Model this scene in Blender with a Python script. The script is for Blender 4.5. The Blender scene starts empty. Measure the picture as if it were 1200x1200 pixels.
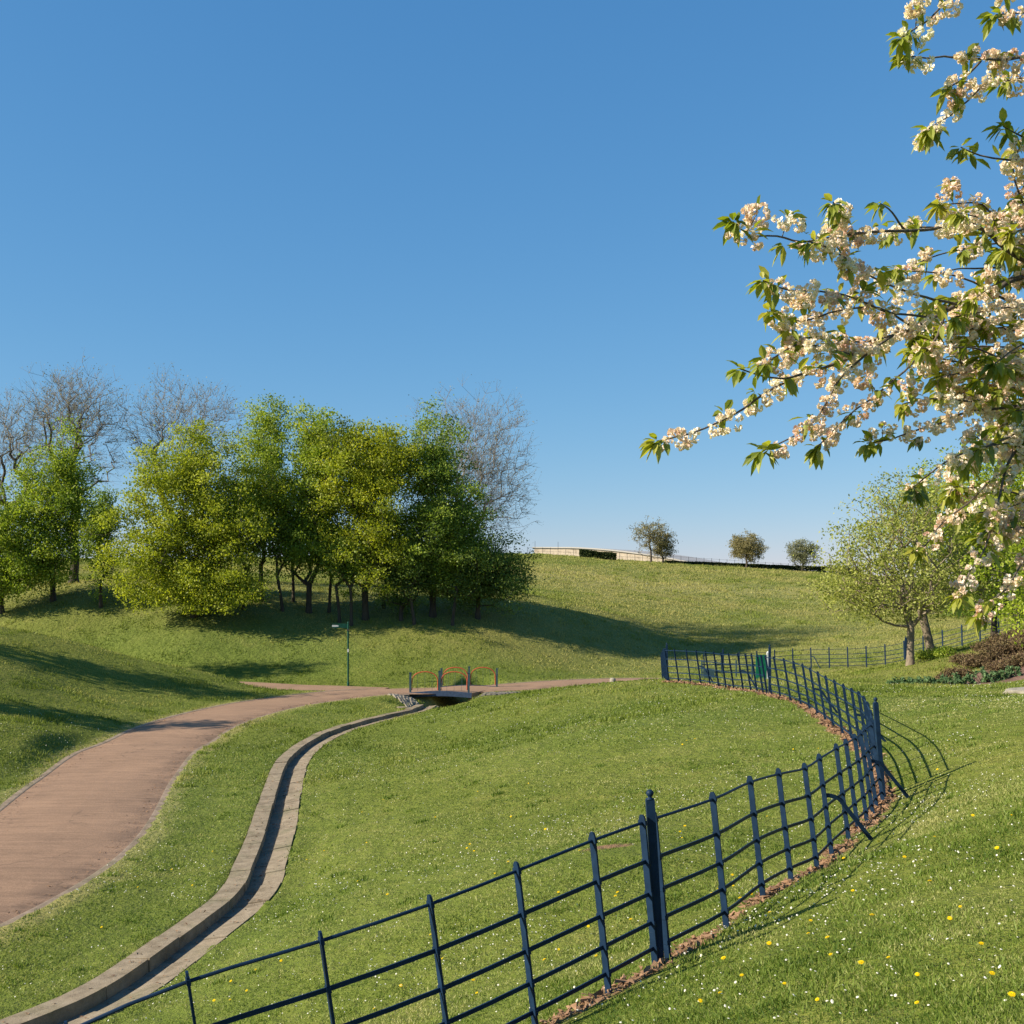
import bpy, math, random
import numpy as np
from mathutils import Vector

rng = np.random.default_rng(7)
random.seed(7)
S = bpy.context.scene
COL = S.collection
F = 1300.0          # focal length in photo pixels (1200 wide)
HY = 690.0          # horizon row in the photo
E = 5.2             # eye height above the valley floor datum

# ------------------------------------------------------------------ helpers
def tag(o, label=None, cat=None, group=None, kind=None):
    if label: o['label'] = label
    if cat: o['category'] = cat
    if group: o['group'] = group
    if kind: o['kind'] = kind
    return o

def empty(name, loc, label=None, cat=None, group=None):
    o = bpy.data.objects.new(name, None)
    o.empty_display_size = 0.3
    o.location = loc
    COL.objects.link(o)
    return tag(o, label, cat, group)

def npmesh(name, V, Fc, mat=None, parent=None, loc=None, smooth=False, attrs=None, mats=None, midx=None):
    """V (n,3); Fc (m,k) array of equal sized faces or list of such arrays"""
    V = np.asarray(V, dtype=np.float32)
    if not (isinstance(Fc, list) and len(Fc) and isinstance(Fc[0], np.ndarray)): Fc = [np.asarray(Fc)]
    Fc = [np.asarray(f, dtype=np.int32) for f in Fc if len(f)]
    me = bpy.data.meshes.new(name)
    me.vertices.add(len(V)); me.vertices.foreach_set('co', V.ravel())
    li = np.concatenate([f.ravel() for f in Fc])
    tot = np.concatenate([np.full(len(f), f.shape[1], dtype=np.int32) for f in Fc])
    st = np.concatenate([[0], np.cumsum(tot)[:-1]]).astype(np.int32)
    me.loops.add(len(li)); me.loops.foreach_set('vertex_index', li)
    me.polygons.add(len(tot)); me.polygons.foreach_set('loop_start', st)
    try: me.polygons.foreach_set('loop_total', tot)
    except Exception: pass
    me.polygons.foreach_set('use_smooth', np.full(len(tot), bool(smooth)))
    if attrs:
        for an, (dom, arr) in attrs.items():
            a = me.attributes.new(an, 'FLOAT', dom)
            a.data.foreach_set('value', np.asarray(arr, dtype=np.float32))
    if mats:
        for m in mats: me.materials.append(m)
        me.polygons.foreach_set('material_index', np.asarray(midx, dtype=np.int32))
    elif mat: me.materials.append(mat)
    me.update(calc_edges=True); me.validate()
    o = bpy.data.objects.new(name, me)
    COL.objects.link(o)
    if parent: o.parent = parent
    if loc is not None: o.location = loc
    return o

class MB:
    """collects simple solids into one mesh"""
    def __init__(s): s.v = []; s.f = []
    def add(s, vs, fs):
        b = len(s.v); s.v += [tuple(v) for v in vs]; s.f += [[i + b for i in f] for f in fs]
    def box(s, c, size, rz=0.0, up=None):
        hx, hy, hz = size[0]/2, size[1]/2, size[2]/2
        ca, sa = math.cos(rz), math.sin(rz)
        vs = []
        for dz in (-hz, hz):
            for dx, dy in ((-hx,-hy),(hx,-hy),(hx,hy),(-hx,hy)):
                vs.append((c[0]+dx*ca-dy*sa, c[1]+dx*sa+dy*ca, c[2]+dz))
        s.add(vs, [(3,2,1,0),(4,5,6,7),(0,1,5,4),(1,2,6,5),(2,3,7,6),(3,0,4,7)])
    def sweep(s, pts, prof, sides=None, upv=(0,0,1)):
        """sweep a closed 2D profile [(a,b)] (a=sideways, b=up) along pts"""
        pts = [Vector(p) for p in pts]; n = len(prof); up = Vector(upv)
        rings = []
        for i, p in enumerate(pts):
            t = (pts[min(i+1, len(pts)-1)] - pts[max(i-1, 0)]).normalized()
            sd = t.cross(up)
            if sd.length < 1e-4: sd = t.cross(Vector((1,0,0)))
            sd.normalize(); u = sd.cross(t).normalized()
            rings.append([p + sd*a + u*b for a, b in prof])
        vs = [v for r in rings for v in r]; fs = []
        for i in range(len(pts)-1):
            for k in range(n):
                k2 = (k+1) % n
                fs.append((i*n+k, i*n+k2, (i+1)*n+k2, (i+1)*n+k))
        fs.append(tuple(range(n))[::-1]); fs.append(tuple((len(pts)-1)*n+k for k in range(n)))
        s.add(vs, fs)
    def tube(s, pts, r, n=8):
        s.sweep(pts, [(r*math.cos(2*math.pi*k/n), r*math.sin(2*math.pi*k/n)) for k in range(n)])
    def lathe(s, c, prof, n=12):
        vs = []; fs = []
        for r, z in prof:
            for k in range(n):
                a = 2*math.pi*k/n; vs.append((c[0]+r*math.cos(a), c[1]+r*math.sin(a), c[2]+z))
        for i in range(len(prof)-1):
            for k in range(n):
                k2 = (k+1) % n; fs.append((i*n+k, i*n+k2, (i+1)*n+k2, (i+1)*n+k))
        fs.append(tuple(range(n))[::-1]); fs.append(tuple((len(prof)-1)*n+k for k in range(n)))
        s.add(vs, fs)
    def build(s, name, mat, parent=None, loc=None, smooth=False):
        me = bpy.data.meshes.new(name); me.from_pydata(s.v, [], s.f); me.materials.append(mat)
        me.polygons.foreach_set('use_smooth', [smooth]*len(me.polygons)); me.update()
        o = bpy.data.objects.new(name, me); COL.objects.link(o)
        if parent: o.parent = parent
        if loc is not None: o.location = loc
        return o

# ------------------------------------------------------------------ materials
class NT:
    def __init__(s, name):
        s.m = bpy.data.materials.new(name); s.m.use_nodes = True
        s.t = s.m.node_tree; s.t.nodes.clear()
        s.out = s.n('ShaderNodeOutputMaterial')
    def n(s, typ, **kw):
        nd = s.t.nodes.new(typ)
        for k, v in kw.items(): setattr(nd, k, v)
        return nd
    def l(s, a, b): s.t.links.new(a, b)
    def noise(s, scale, detail=4, rough=.55, vec=None, dist=0):
        nd = s.n('ShaderNodeTexNoise'); nd.inputs['Scale'].default_value = scale
        nd.inputs['Detail'].default_value = detail; nd.inputs['Roughness'].default_value = rough
        nd.inputs['Distortion'].default_value = dist
        if vec is not None: s.l(vec, nd.inputs['Vector'])
        return nd.outputs['Fac']
    def ramp(s, fac, stops, interp='LINEAR'):
        r = s.n('ShaderNodeValToRGB'); cr = r.color_ramp; cr.interpolation = interp
        while len(cr.elements) < len(stops): cr.elements.new(.5)
        for e, (p, c) in zip(cr.elements, stops):
            e.position = p; e.color = (*c, 1) if len(c) == 3 else c
        s.l(fac, r.inputs['Fac']); return r.outputs['Color']
    def mix(s, fac, a, b, mode='MIX'):
        m = s.n('ShaderNodeMix', data_type='RGBA', blend_type=mode)
        for k, v in ((0, fac), (6, a), (7, b)):
            if hasattr(v, 'links'): s.l(v, m.inputs[k])
            elif isinstance(v, (int, float)): m.inputs[k].default_value = v
            else: m.inputs[k].default_value = (*v, 1)
        return m.outputs[2]
    def math(s, op, a, b=None, clamp=False):
        m = s.n('ShaderNodeMath', operation=op, use_clamp=clamp)
        for k, v in ((0, a), (1, b)):
            if v is None: continue
            if hasattr(v, 'links'): s.l(v, m.inputs[k])
            else: m.inputs[k].default_value = v
        return m.outputs[0]
    def attr(s, name): 
        a = s.n('ShaderNodeAttribute'); a.attribute_name = name; return a.outputs['Fac']
    def pos(s, scale=(1,1,1)):
        g = s.n('ShaderNodeNewGeometry'); mp = s.n('ShaderNodeMapping'); mp.inputs['Scale'].default_value = scale
        s.l(g.outputs['Position'], mp.inputs['Vector']); return mp.outputs['Vector']
    def bump(s, h, strength=.5, dist=.05, normal=None):
        b = s.n('ShaderNodeBump'); b.inputs['Strength'].default_value = strength; b.inputs['Distance'].default_value = dist
        s.l(h, b.inputs['Height'])
        if normal is not None: s.l(normal, b.inputs['Normal'])
        return b.outputs['Normal']
    def pbr(s, col, rough=.8, normal=None, metal=0, spec=.5):
        p = s.n('ShaderNodeBsdfPrincipled')
        if hasattr(col, 'links'): s.l(col, p.inputs['Base Color'])
        else: p.inputs['Base Color'].default_value = (*col, 1)
        if hasattr(rough, 'links'): s.l(rough, p.inputs['Roughness'])
        else: p.inputs['Roughness'].default_value = rough
        p.inputs['Metallic'].default_value = metal
        p.inputs['Specular IOR Level'].default_value = spec
        if normal is not None: s.l(normal, p.inputs['Normal'])
        s.l(p.outputs[0], s.out.inputs['Surface']); return p
    def leaf(s, col, tcol, trans=.35, gloss=.06):
        d = s.n('ShaderNodeBsdfDiffuse'); t = s.n('ShaderNodeBsdfTranslucent'); g = s.n('ShaderNodeBsdfGlossy')
        g.inputs['Roughness'].default_value = .55
        s.l(col, d.inputs['Color']); s.l(tcol, t.inputs['Color'])
        m = s.n('ShaderNodeMixShader'); m.inputs[0].default_value = trans
        s.l(d.outputs[0], m.inputs[1]); s.l(t.outputs[0], m.inputs[2])
        m2 = s.n('ShaderNodeMixShader'); m2.inputs[0].default_value = gloss
        s.l(m.outputs[0], m2.inputs[1]); s.l(g.outputs[0], m2.inputs[2])
        s.l(m2.outputs[0], s.out.inputs['Surface'])

def leaf_mat(name, dark, mid, light, trans=.35, gloss=.05, tboost=1.35):
    t = NT(name); k_ = .80 if name not in ('blossom', 'dandelion', 'daisy') else 1.0
    dark, mid, light = (tuple(q*k_ for q in c_) for c_ in (dark, mid, light))
    c = t.ramp(t.attr('tone'), [(0, dark), (.5, mid), (1, light)])
    tc = t.mix(1.0, c, (tboost, tboost*1.02, tboost*.6), 'MULTIPLY')
    t.leaf(c, tc, trans, gloss); return t.m

def bark_mat(name, a, b, scale=6):
    a, b = tuple(q*.85 for q in a), tuple(q*.85 for q in b); t = NT(name); v = t.pos((1, 1, .25))
    n = t.noise(scale, 6, .65, v)
    t.pbr(t.ramp(n, [(.3, a), (.7, b)]), .9, t.bump(n, .8, .04)); return t.m

M = {}
M['bark'] = bark_mat('bark', (.032, .025, .018), (.095, .076, .055))
M['bark_grey'] = bark_mat('bark_grey', (.12, .095, .068), (.32, .26, .185), 9)
M['twig'] = bark_mat('twig', (.19, .175, .155), (.32, .295, .26))
M['cherry_bark'] = bark_mat('cherry_bark', (.05, .038, .03), (.20, .165, .13), 30)
M['leaf_yellowgreen'] = leaf_mat('leaf_yellowgreen', (.17, .22, .016), (.33, .39, .026), (.50, .53, .05), .46, .02)
M['leaf_fresh'] = leaf_mat('leaf_fresh', (.125, .20, .018), (.26, .355, .032), (.42, .49, .06), .46, .02)
M['leaf_olive'] = leaf_mat('leaf_olive', (.16, .20, .016), (.33, .39, .024), (.52, .53, .035), .46, .02)
M['leaf_dark'] = leaf_mat('leaf_dark', (.11, .175, .022), (.215, .31, .038), (.34, .43, .06), .44, .02)
M['leaf_deep'] = leaf_mat('leaf_deep', (.075, .12, .022), (.14, .21, .036), (.23, .31, .055), .38, .02)
M['leaf_bud'] = leaf_mat('leaf_bud', (.18, .17, .10), (.28, .26, .15), (.36, .34, .20), .3, .01)
M['leaf_pale'] = leaf_mat('leaf_pale', (.19, .23, .04), (.37, .41, .085), (.52, .53, .15), .42, .02)
M['leaf_lime'] = leaf_mat('leaf_lime', (.15, .22, .012), (.31, .40, .025), (.45, .52, .06), .42, .02)
M['leaf_orange'] = leaf_mat('leaf_orange', (.20, .13, .01), (.35, .22, .015), (.45, .30, .03))
M['leaf_grey'] = leaf_mat('leaf_grey', (.13, .14, .07), (.23, .24, .13), (.32, .33, .19), .3, .01)
M['leaf_hilltop'] = leaf_mat('leaf_hilltop', (.17, .15, .07), (.27, .24, .11), (.36, .32, .15), .3, .01)
M['leaf_hedge'] = leaf_mat('leaf_hedge', (.025, .04, .014), (.05, .07, .022), (.08, .105, .03), .15, .01)
M['leaf_heather'] = leaf_mat('leaf_heather', (.085, .055, .035), (.16, .11, .06), (.24, .20, .09), .15, .01)
M['leaf_perennial'] = leaf_mat('leaf_perennial', (.06, .12, .05), (.12, .21, .09), (.19, .30, .13), .25, .01)
M['leaf_cherry'] = leaf_mat('leaf_cherry', (.14, .19, .012), (.28, .33, .022), (.44, .42, .06), .45, .05, 1.6)
M['blossom'] = leaf_mat('blossom', (.72, .42, .36), (.90, .75, .66), (.96, .91, .84), .38, .01, 1.0)
M['grass_blade'] = leaf_mat('grass_blade', (.075, .14, .017), (.205, .285, .046), (.46, .45, .18), .32, .015, 1.2)
M['meadow_blade'] = leaf_mat('meadow_blade', (.080, .128, .018), (.212, .272, .044), (.43, .40, .14), .30, .01, 1.15)

def m_ground():
    t = NT('lawn_ground'); v = t.pos()
    big = t.noise(.07, 3, .5, v); midn = t.noise(.8, 5, .6, v); fine = t.noise(7, 6, .7, v)
    c1 = t.ramp(midn, [(.3, (.085, .13, .018)), (.55, (.155, .20, .034)), (.75, (.26, .25, .07))])
    c2 = t.ramp(fine, [(.25, (.09, .12, .016)), (.5, (.18, .21, .034)), (.8, (.33, .31, .10))])
    c = t.mix(.5, c1, c2)
    dry = t.math('MULTIPLY', t.attr('dry'), t.math('ADD', .35, t.math('MULTIPLY', midn, 1.2)), True)
    c = t.mix(dry, c, t.ramp(fine, [(.2, (.24, .22, .07)), (.8, (.46, .40, .17))]))
    lg = t.ramp(big, [(.35, (.86, .95, .9)), (.65, (1.1, 1.03, 1.0))])
    c = t.mix(1.0, c, lg, 'MULTIPLY')
    soil = t.attr('soil')
    sc = t.ramp(t.noise(14, 6, .7, v), [(.25, (.15, .085, .048)), (.7, (.38, .23, .135))])
    c = t.mix(soil, c, sc)
    tus = t.noise(2.6, 5, .7, t.pos((1, 1, 1)))
    b1 = t.bump(tus, .9, .22); b2 = t.bump(fine, .8, .06, b1)
    c = t.mix(1.0, c, (.78, .79, .78), 'MULTIPLY')
    t.pbr(c, .95, b2, spec=.15); return t.m
M['ground'] = m_ground()

def m_path():
    t = NT('red_tarmac'); v = t.pos(); vs = t.pos((.35, 3.2, 1))
    ag = t.noise(34, 6, .9, v); st = t.noise(2.2, 8, .75, vs); bl = t.noise(.5, 4, .6, v)
    c = t.ramp(ag, [(.25, (.19, .125, .085)), (.5, (.365, .245, .168)), (.8, (.62, .45, .32))])
    c = t.mix(1.0, c, t.ramp(st, [(.34, (.78, .77, .76)), (.62, (1.07, 1.05, 1.03))]), 'MULTIPLY')
    c = t.mix(1.0, c, t.ramp(bl, [(.3, (.86, .85, .85)), (.65, (1.08, 1.06, 1.04))]), 'MULTIPLY')
    ed = t.math('MULTIPLY', t.attr('edge'), t.ramp(t.noise(1.3, 5, .7, v), [(.42, (0, 0, 0)), (.6, (1, 1, 1))]), True)
    c = t.mix(t.math('MULTIPLY', ed, .6), c, (.10, .072, .058))
    vo = t.n('ShaderNodeTexVoronoi'); vo.feature = 'DISTANCE_TO_EDGE'; vo.inputs['Scale'].default_value = .42
    nz = t.n('ShaderNodeVectorMath', operation='MULTIPLY_ADD'); nn_ = t.n('ShaderNodeTexNoise'); nn_.inputs['Scale'].default_value = 1.6; nn_.inputs['Detail'].default_value = 5
    t.l(v, nn_.inputs['Vector']); t.l(nn_.outputs['Color'], nz.inputs[0]); nz.inputs[1].default_value = (.9, .9, .9); t.l(v, nz.inputs[2]); t.l(nz.outputs[0], vo.inputs['Vector'])
    ck = t.math('MULTIPLY', t.ramp(vo.outputs['Distance'], [(.0, (1, 1, 1)), (.012, (0, 0, 0))]), t.ramp(t.noise(.35, 3, .6, v), [(.5, (0, 0, 0)), (.58, (1, 1, 1))]))
    c = t.mix(t.math('MULTIPLY', ck, .55), c, (.09, .065, .05))
    gr = t.ramp(t.noise(90, 2, .8, v), [(.70, (0, 0, 0)), (.76, (1, 1, 1))]); c = t.mix(t.math('MULTIPLY', gr, .5), c, (.62, .50, .40))
    c = t.mix(1.0, c, (.80, .78, .765), 'MULTIPLY')
    t.pbr(c, .93, t.bump(ag, .7, .015), spec=.2); return t.m
M['path'] = m_path()

def m_stone(name, a, b, c, moss=.0, scale=5):
    a, b, c = (tuple(q*.80 for q in v_) for v_ in (a, b, c)); t = NT(name); v = t.pos()
    n1 = t.noise(scale, 8, .7, v); n2 = t.noise(scale*12, 4, .7, v); n3 = t.noise(.9, 4, .6, v)
    col = t.ramp(n1, [(.28, a), (.5, b), (.75, c)])
    col = t.mix(.35, col, t.ramp(n2, [(.3, a), (.7, c)]))
    n4 = t.noise(1.7, 6, .75, v); col = t.mix(1.0, col, t.ramp(n4, [(.32, (.62, .60, .56)), (.5, (1, 1, 1)), (.68, (1.12, 1.10, 1.06))]), 'MULTIPLY')
    if moss: col = t.mix(t.math('MULTIPLY', t.ramp(n3, [(.5, (0,0,0)), (.7, (1,1,1))]), moss), col, (.10, .11, .045))
    t.pbr(col, .9, t.bump(n2, .5, .01, t.bump(n1, .5, .03)), spec=.25); return t.m
M['kerb'] = m_stone('kerb_stone', (.15, .115, .075), (.30, .24, .165), (.45, .375, .275), .5)
M['edging'] = m_stone('edging_stone', (.17, .125, .09), (.31, .235, .17), (.46, .36, .27), .4, 7)
M['sett'] = m_stone('sett_stone', (.16, .14, .115), (.28, .25, .205), (.41, .37, .31), .15, 3)
M['dark_stone'] = m_stone('dark_stone', (.05, .042, .035), (.09, .075, .06), (.14, .12, .095), .2)
M['boulder'] = m_stone('boulder_stone', (.20, .18, .15), (.36, .33, .28), (.50, .46, .39), .2, 6)
M['gutter'] = m_stone('gutter_stone', (.13, .105, .075), (.23, .19, .14), (.34, .29, .22), .3)
M['soil'] = m_stone('bare_soil', (.17, .09, .05), (.33, .195, .11), (.50, .32, .20), 0, 12)
M['mulch'] = m_stone('bark_mulch', (.09, .05, .038), (.19, .115, .085), (.30, .19, .145), 0, 10)

def m_paint(name, col, rough=.42, var=.25):
    col = tuple(q*.85 for q in col); t = NT(name); v = t.pos()
    n = t.noise(9, 5, .6, v)
    lo = tuple(x*(1-var) for x in col); hi = tuple(min(1, x*(1+var)) for x in col)
    c = t.ramp(n, [(.3, lo), (.7, hi)])
    w = t.noise(60, 4, .6, v)
    c = t.mix(t.math('MULTIPLY', t.ramp(w, [(.66, (0,0,0)), (.74, (1,1,1))]), .25), c, (.12, .11, .10))
    t.pbr(c, t.math('ADD', rough-.08, t.math('MULTIPLY', n, .2)), t.bump(n, .1, .003), spec=.16); return t.m
M['fence'] = m_paint('navy_paint', (.009, .028, .066), .5)
M['green_paint'] = m_paint('green_paint', (.012, .075, .052), .4)
M['teal_paint'] = m_paint('teal_paint', (.045, .085, .105), .4)
M['red_paint'] = m_paint('red_paint', (.46, .095, .045), .5)
M['deck_paint'] = m_paint('deck_paint', (.055, .085, .15), .5)
M['white_paint'] = m_paint('white_paint', (.62, .64, .64), .5, .08)
M['green_board'] = m_paint('green_board', (.01, .14, .075), .45)
M['cream_render'] = m_stone('cream_render', (.40, .34, .275), (.47, .405, .33), (.54, .47, .39), 0, 1.5)
M['roof_metal'] = m_paint('roof_metal', (.40, .385, .37), .5, .1)
M['dark_metal'] = m_paint('dark_metal', (.05, .052, .055), .5)
M['dandelion'] = leaf_mat('dandelion', (.80, .52, .004), (.88, .66, .006), (.92, .76, .02), .35, .01, 1.1)
M['stem'] = leaf_mat('stem', (.10, .14, .03), (.14, .19, .04), (.18, .23, .06))
M['daisy'] = leaf_mat('daisy', (.50, .46, .28), (.66, .64, .55), (.78, .77, .70), .2, .01, 1.0)

# ------------------------------------------------------------------ terrain
def P(px, py, Y):      # photo pixel + distance -> eye relative point
    return ((px-600)/F*Y, Y, (HY-py)/F*Y)
RELEASE = []
def rel(x, y, z): RELEASE.append((x, y, z))
def pix(px, py, Y): RELEASE.append(P(px, py, Y))

path_L = [(0,950),(60,905),(120,868),(200,838),(300,818),(380,809)]
path_R = [(0,1090),(75,1055),(130,1022),(170,985),(190,950),(205,915),(230,885),(265,858),(310,838),(360,825),(420,817),(475,811)]
for px, py in path_L + path_R: pix(px, py, 5*F/(py-HY))
chan_px = [(50,1200),(155,1150),(282,1055),(306,1010),(320,970),(330,930),(345,890),(375,866),(420,849),(478,835)]
for px, py in chan_px: pix(px, py, 5*F/(py-HY))
for x, y, z in [(-12,12,-5),(-9,9,-5),(-5,11,-5),(-14,18,-5),(-20,14,-4.6),(-6,5,-4.9),(-3.5,7.5,-4.6),
    # behind the bridge / valley floor
    (-3.1,52,-5.02),(-3.2,55.5,-5.1),(-5.5,55,-5.07),(-1,56.8,-5.08),(-2.95,48,-5.06),(-2.5,58,-5.05),(3,60,-5.0),(5.5,62,-5.0),(9,62.5,-5.02),(12,57,-5.2),(0,50,-4.9),(1.6,51,-4.9),(5,53,-5.1),
    (-9.5,57,-5),(-14,58,-5),(-16.5,58.8,-4.97),(-19.5,60.8,-4.9),(-26,63.5,-4.2),(-34,66,-2.9),
    # mound
    (1.6,42,-3.8),(0,43,-4.13),(-2,44,-4.62),(0,25,-4.05),(1,14,-3.42),(-1.5,15,-4.15),(-2,20,-4.45),(-3,33,-4.72),(3.5,40,-3.45),(3.2,27,-3.35),(-.8,8.5,-3.55),
    # fence line
    (-2,6.3,-3.4),(-1.2,6.6,-3.25),(-.52,6.95,-3.1),(.05,7.35,-2.98),(.58,7.8,-2.88),(1.1,8.3,-2.81),(1.78,9.2,-2.82),(2.31,10.2,-2.86),(3.22,11.7,-2.98),
    (4.26,13.7,-3.0),(4.9,15.0,-2.98),(5.24,15.6,-2.95),(6.6,21.4,-2.97),(6.8,23.3,-2.97),(7.24,27.8,-2.97),(7.2,30.9,-2.98),(6.47,35.2,-3.12),(5.28,37.6,-3.2),(5.9,44,-3.75),
    # bank the camera stands on
    (0,0,-1.62),(-2,0,-2.2),(2,0,-1.0),(4,0,-.5),(-4,2,-3.3),(-1,4,-2.6),(.92,6,-2.4),(1.54,5,-2.02),(3.7,8,-1.92),(6,8,-1.2),(10,8,-.4),(10,2,.3),
    (3.6,10.1,-2.35),(5.0,12.4,-2.42),(6.0,15.0,-2.62),(6.9,15.9,-2.40),(8.3,18,-2.22),(7.9,21.5,-2.6),(12,20,-1.9),(10,28,-2.72),(12.9,28,-2.70),(11.1,36,-3.05),(16,28,-2.35),
    (14.6,38,-3.36),(18,50,-3.46),(20.4,54,-3.24),(17.8,42,-3.4),(19.4,42,-2.9),(20.5,46,-2.3),(24,46,-1.6),(30,44,-1.0),(30,30,-.8),(24,36,-2.0),
    (16.7,64,-4.58),(21,62,-4.3),(24.5,60,-3.1),(26,58,-2.4),(32,58,-1.5),(13,50,-4.0),(10,46,-3.9),
    # left bank
    (-26.3,57,-2.1),(-15.7,34,-4.18),(-20.3,44,-3.38),(-21.5,56,-2.8),(-18.1,47,-4.34),(-17.0,55.5,-3.85),(-15,55.3,-4.2),(-12.5,54.2,-4.86),(-30,46,-1.9),(-36,52,-.8),(-34,60,-1.9),(-22,36,-3.9),(-28,30,-3.2),
    # meadow to the clump
    (-9,58.8,-5.04),(-19,64.5,-3.35),(-28.5,68,-1.9),(-30,70,-1.2),(-11.5,72,-1.4),(-17.8,70,-1.18),(-2.85,74,-1.2),(-29.4,73,-.1),(2.5,75,-2.0),
    (6,70,-4.55),(10.5,71,-4.85),(3.2,66,-4.7),(-1,66,-3.9),(-6,66,-3.4),(20.8,75,-3.9),(12,78,-3.9),(6,82,-1.6),
    # hill
    (21.9,95,-2.2),(8,95,-.9),(-3,92,-.1),(-31.8,90,.7),(-17,90,.3),(26.5,115,0),(10,115,1.0),(0,110,1.6),(-46,130,3.0),(-25,120,2.6),(-60,130,3.6),(-70,90,2.2),(-60,66,1.2),
    (4.6,150,4.55),(12,150,3.85),(20.5,150,3.4),(34.6,150,2.62),(41.5,150,2.25),(69,150,.6),(55,110,-.6),(45,80,-2.2),(40,66,-1.6),(5,185,4.6),(22,185,4.0),(40,185,2.4),(-40,185,4.2),(90,180,.2),(90,110,-.5),(80,60,0),(-100,180,4),(-100,90,3),
    (-80,30,1.5),(60,20,2),(60,-20,3),(0,-25,-.5),(-40,-20,-3),(-30,8,-3.6),(-45,25,-1.5),
    (0,320,3),(-150,300,3),(150,300,0),(-200,100,3),(200,100,0),(-150,-60,0),(150,-60,2),(0,-80,0),(0,550,2),(-350,400,2),(350,400,0)]:
    rel(x, y, z)
CP = np.array(RELEASE)
def _phi(d2): return np.where(d2 > 1e-9, .5*d2*np.log(np.maximum(d2, 1e-9)), 0)
n_ = len(CP)
K = _phi(((CP[:, None, :2]-CP[None, :, :2])**2).sum(-1)) + np.eye(n_)*.35
Pm = np.c_[np.ones(n_), CP[:, :2]]
A = np.zeros((n_+3, n_+3)); A[:n_, :n_] = K; A[:n_, n_:] = Pm; A[n_:, :n_] = Pm.T
W = np.linalg.solve(A, np.r_[CP[:, 2], 0, 0, 0])
def tps(x, y):
    x = np.asarray(x, float); y = np.asarray(y, float); sh = x.shape; x = x.ravel(); y = y.ravel()
    out = np.empty(len(x))
    for i in range(0, len(x), 20000):
        xs, ys = x[i:i+20000], y[i:i+20000]
        d2 = (xs[:, None]-CP[None, :, 0])**2 + (ys[:, None]-CP[None, :, 1])**2
        out[i:i+20000] = _phi(d2) @ W[:n_] + W[n_] + W[n_+1]*xs + W[n_+2]*ys
    return out.reshape(sh)

def smooth_line(pts, step):
    """Catmull-Rom resample of a 2D/3D polyline"""
    p = np.array(pts, float); p = np.vstack([2*p[0]-p[1], p, 2*p[-1]-p[-2]]); out = []
    for i in range(1, len(p)-2):
        L = np.linalg.norm(p[i+1]-p[i]); m = max(2, int(L/step))
        for k in range(m):
            u = k/m
            out.append(.5*((2*p[i]) + (-p[i-1]+p[i+1])*u + (2*p[i-1]-5*p[i]+4*p[i+1]-p[i+2])*u*u + (-p[i-1]+3*p[i]-3*p[i+1]+p[i+2])*u**3))
    out.append(p[-2]); return np.array(out)

def g(px, py): return ((px-600)/F*(5*F/(py-HY)), 5*F/(py-HY))
chan = smooth_line([(-8.4, 9.4), (-6.8, 11.2)] + [g(*c) for c in chan_px] + [(-3.75, 48.5)], .3)
pathc = smooth_line([(-12.2, 9.5), (-10.4, 13.2), (-9.3, 16.5), (-8.95, 20), (-9.7, 24.6), (-10.6, 28.5), (-11.35, 33.1), (-11.85, 38.7), (-11.6, 44.3), (-10.4, 49), (-8.4, 52.4), (-6.0, 54.6), (-3.2, 55.8), (0, 57.3), (4.0, 60), (7.5, 61.4), (10.5, 60.6), (12.3, 57.5), (12.6, 53.5)], .4)
_k = np.ones(11)/11; pathc = np.c_[np.convolve(np.pad(pathc[:, 0], 5, 'edge'), _k, 'valid'), np.convolve(np.pad(pathc[:, 1], 5, 'edge'), _k, 'valid')]
side = smooth_line([(-6.5, 55.8), (-9.5, 56.2), (-13.5, 57.6), (-18, 59.6), (-24, 62.4), (-32, 65.5), (-40, 68.5)], .4)
ditch = np.array([(-3.75, 48.0), (-3.5, 50.5), (-3.0, 53), (-2.4, 56), (-1.6, 59.5)])

def dist_line(x, y, L, zl=None):
    """distance and signed side to polyline"""
    x = np.asarray(x, float); y = np.asarray(y, float); sh = x.shape; x = x.ravel(); y = y.ravel()
    best = np.full(len(x), 1e9); sg = np.zeros(len(x)); z_ = np.zeros(len(x)) if zl is not None else None
    box = (x > L[:, 0].min()-6) & (x < L[:, 0].max()+6) & (y > L[:, 1].min()-6) & (y < L[:, 1].max()+6)
    idx = np.nonzero(box)[0]; xs, ys = x[idx], y[idx]; bb = np.full(len(idx), 1e9); ss = np.zeros(len(idx)); zz = np.zeros(len(idx))
    for i_, (a, b) in enumerate(zip(L[:-1], L[1:])):
        d = b-a; l2 = (d**2).sum()+1e-12
        t = np.clip(((xs-a[0])*d[0]+(ys-a[1])*d[1])/l2, 0, 1)
        dd = np.hypot(xs-a[0]-t*d[0], ys-a[1]-t*d[1])
        s = np.sign(d[0]*(ys-a[1])-d[1]*(xs-a[0]))
        m = dd < bb; bb[m] = dd[m]; ss[m] = s[m]
        if zl is not None: zz[m] = (zl[i_]+(zl[i_+1]-zl[i_])*t)[m]
    best[idx] = bb; sg[idx] = ss
    if zl is not None:
        z_[idx] = zz; return best.reshape(sh), z_.reshape(sh)
    return best.reshape(sh), sg.reshape(sh)
def sstep(a, b, x): t = np.clip((x-a)/(b-a), 0, 1); return t*t*(3-2*t)

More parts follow.
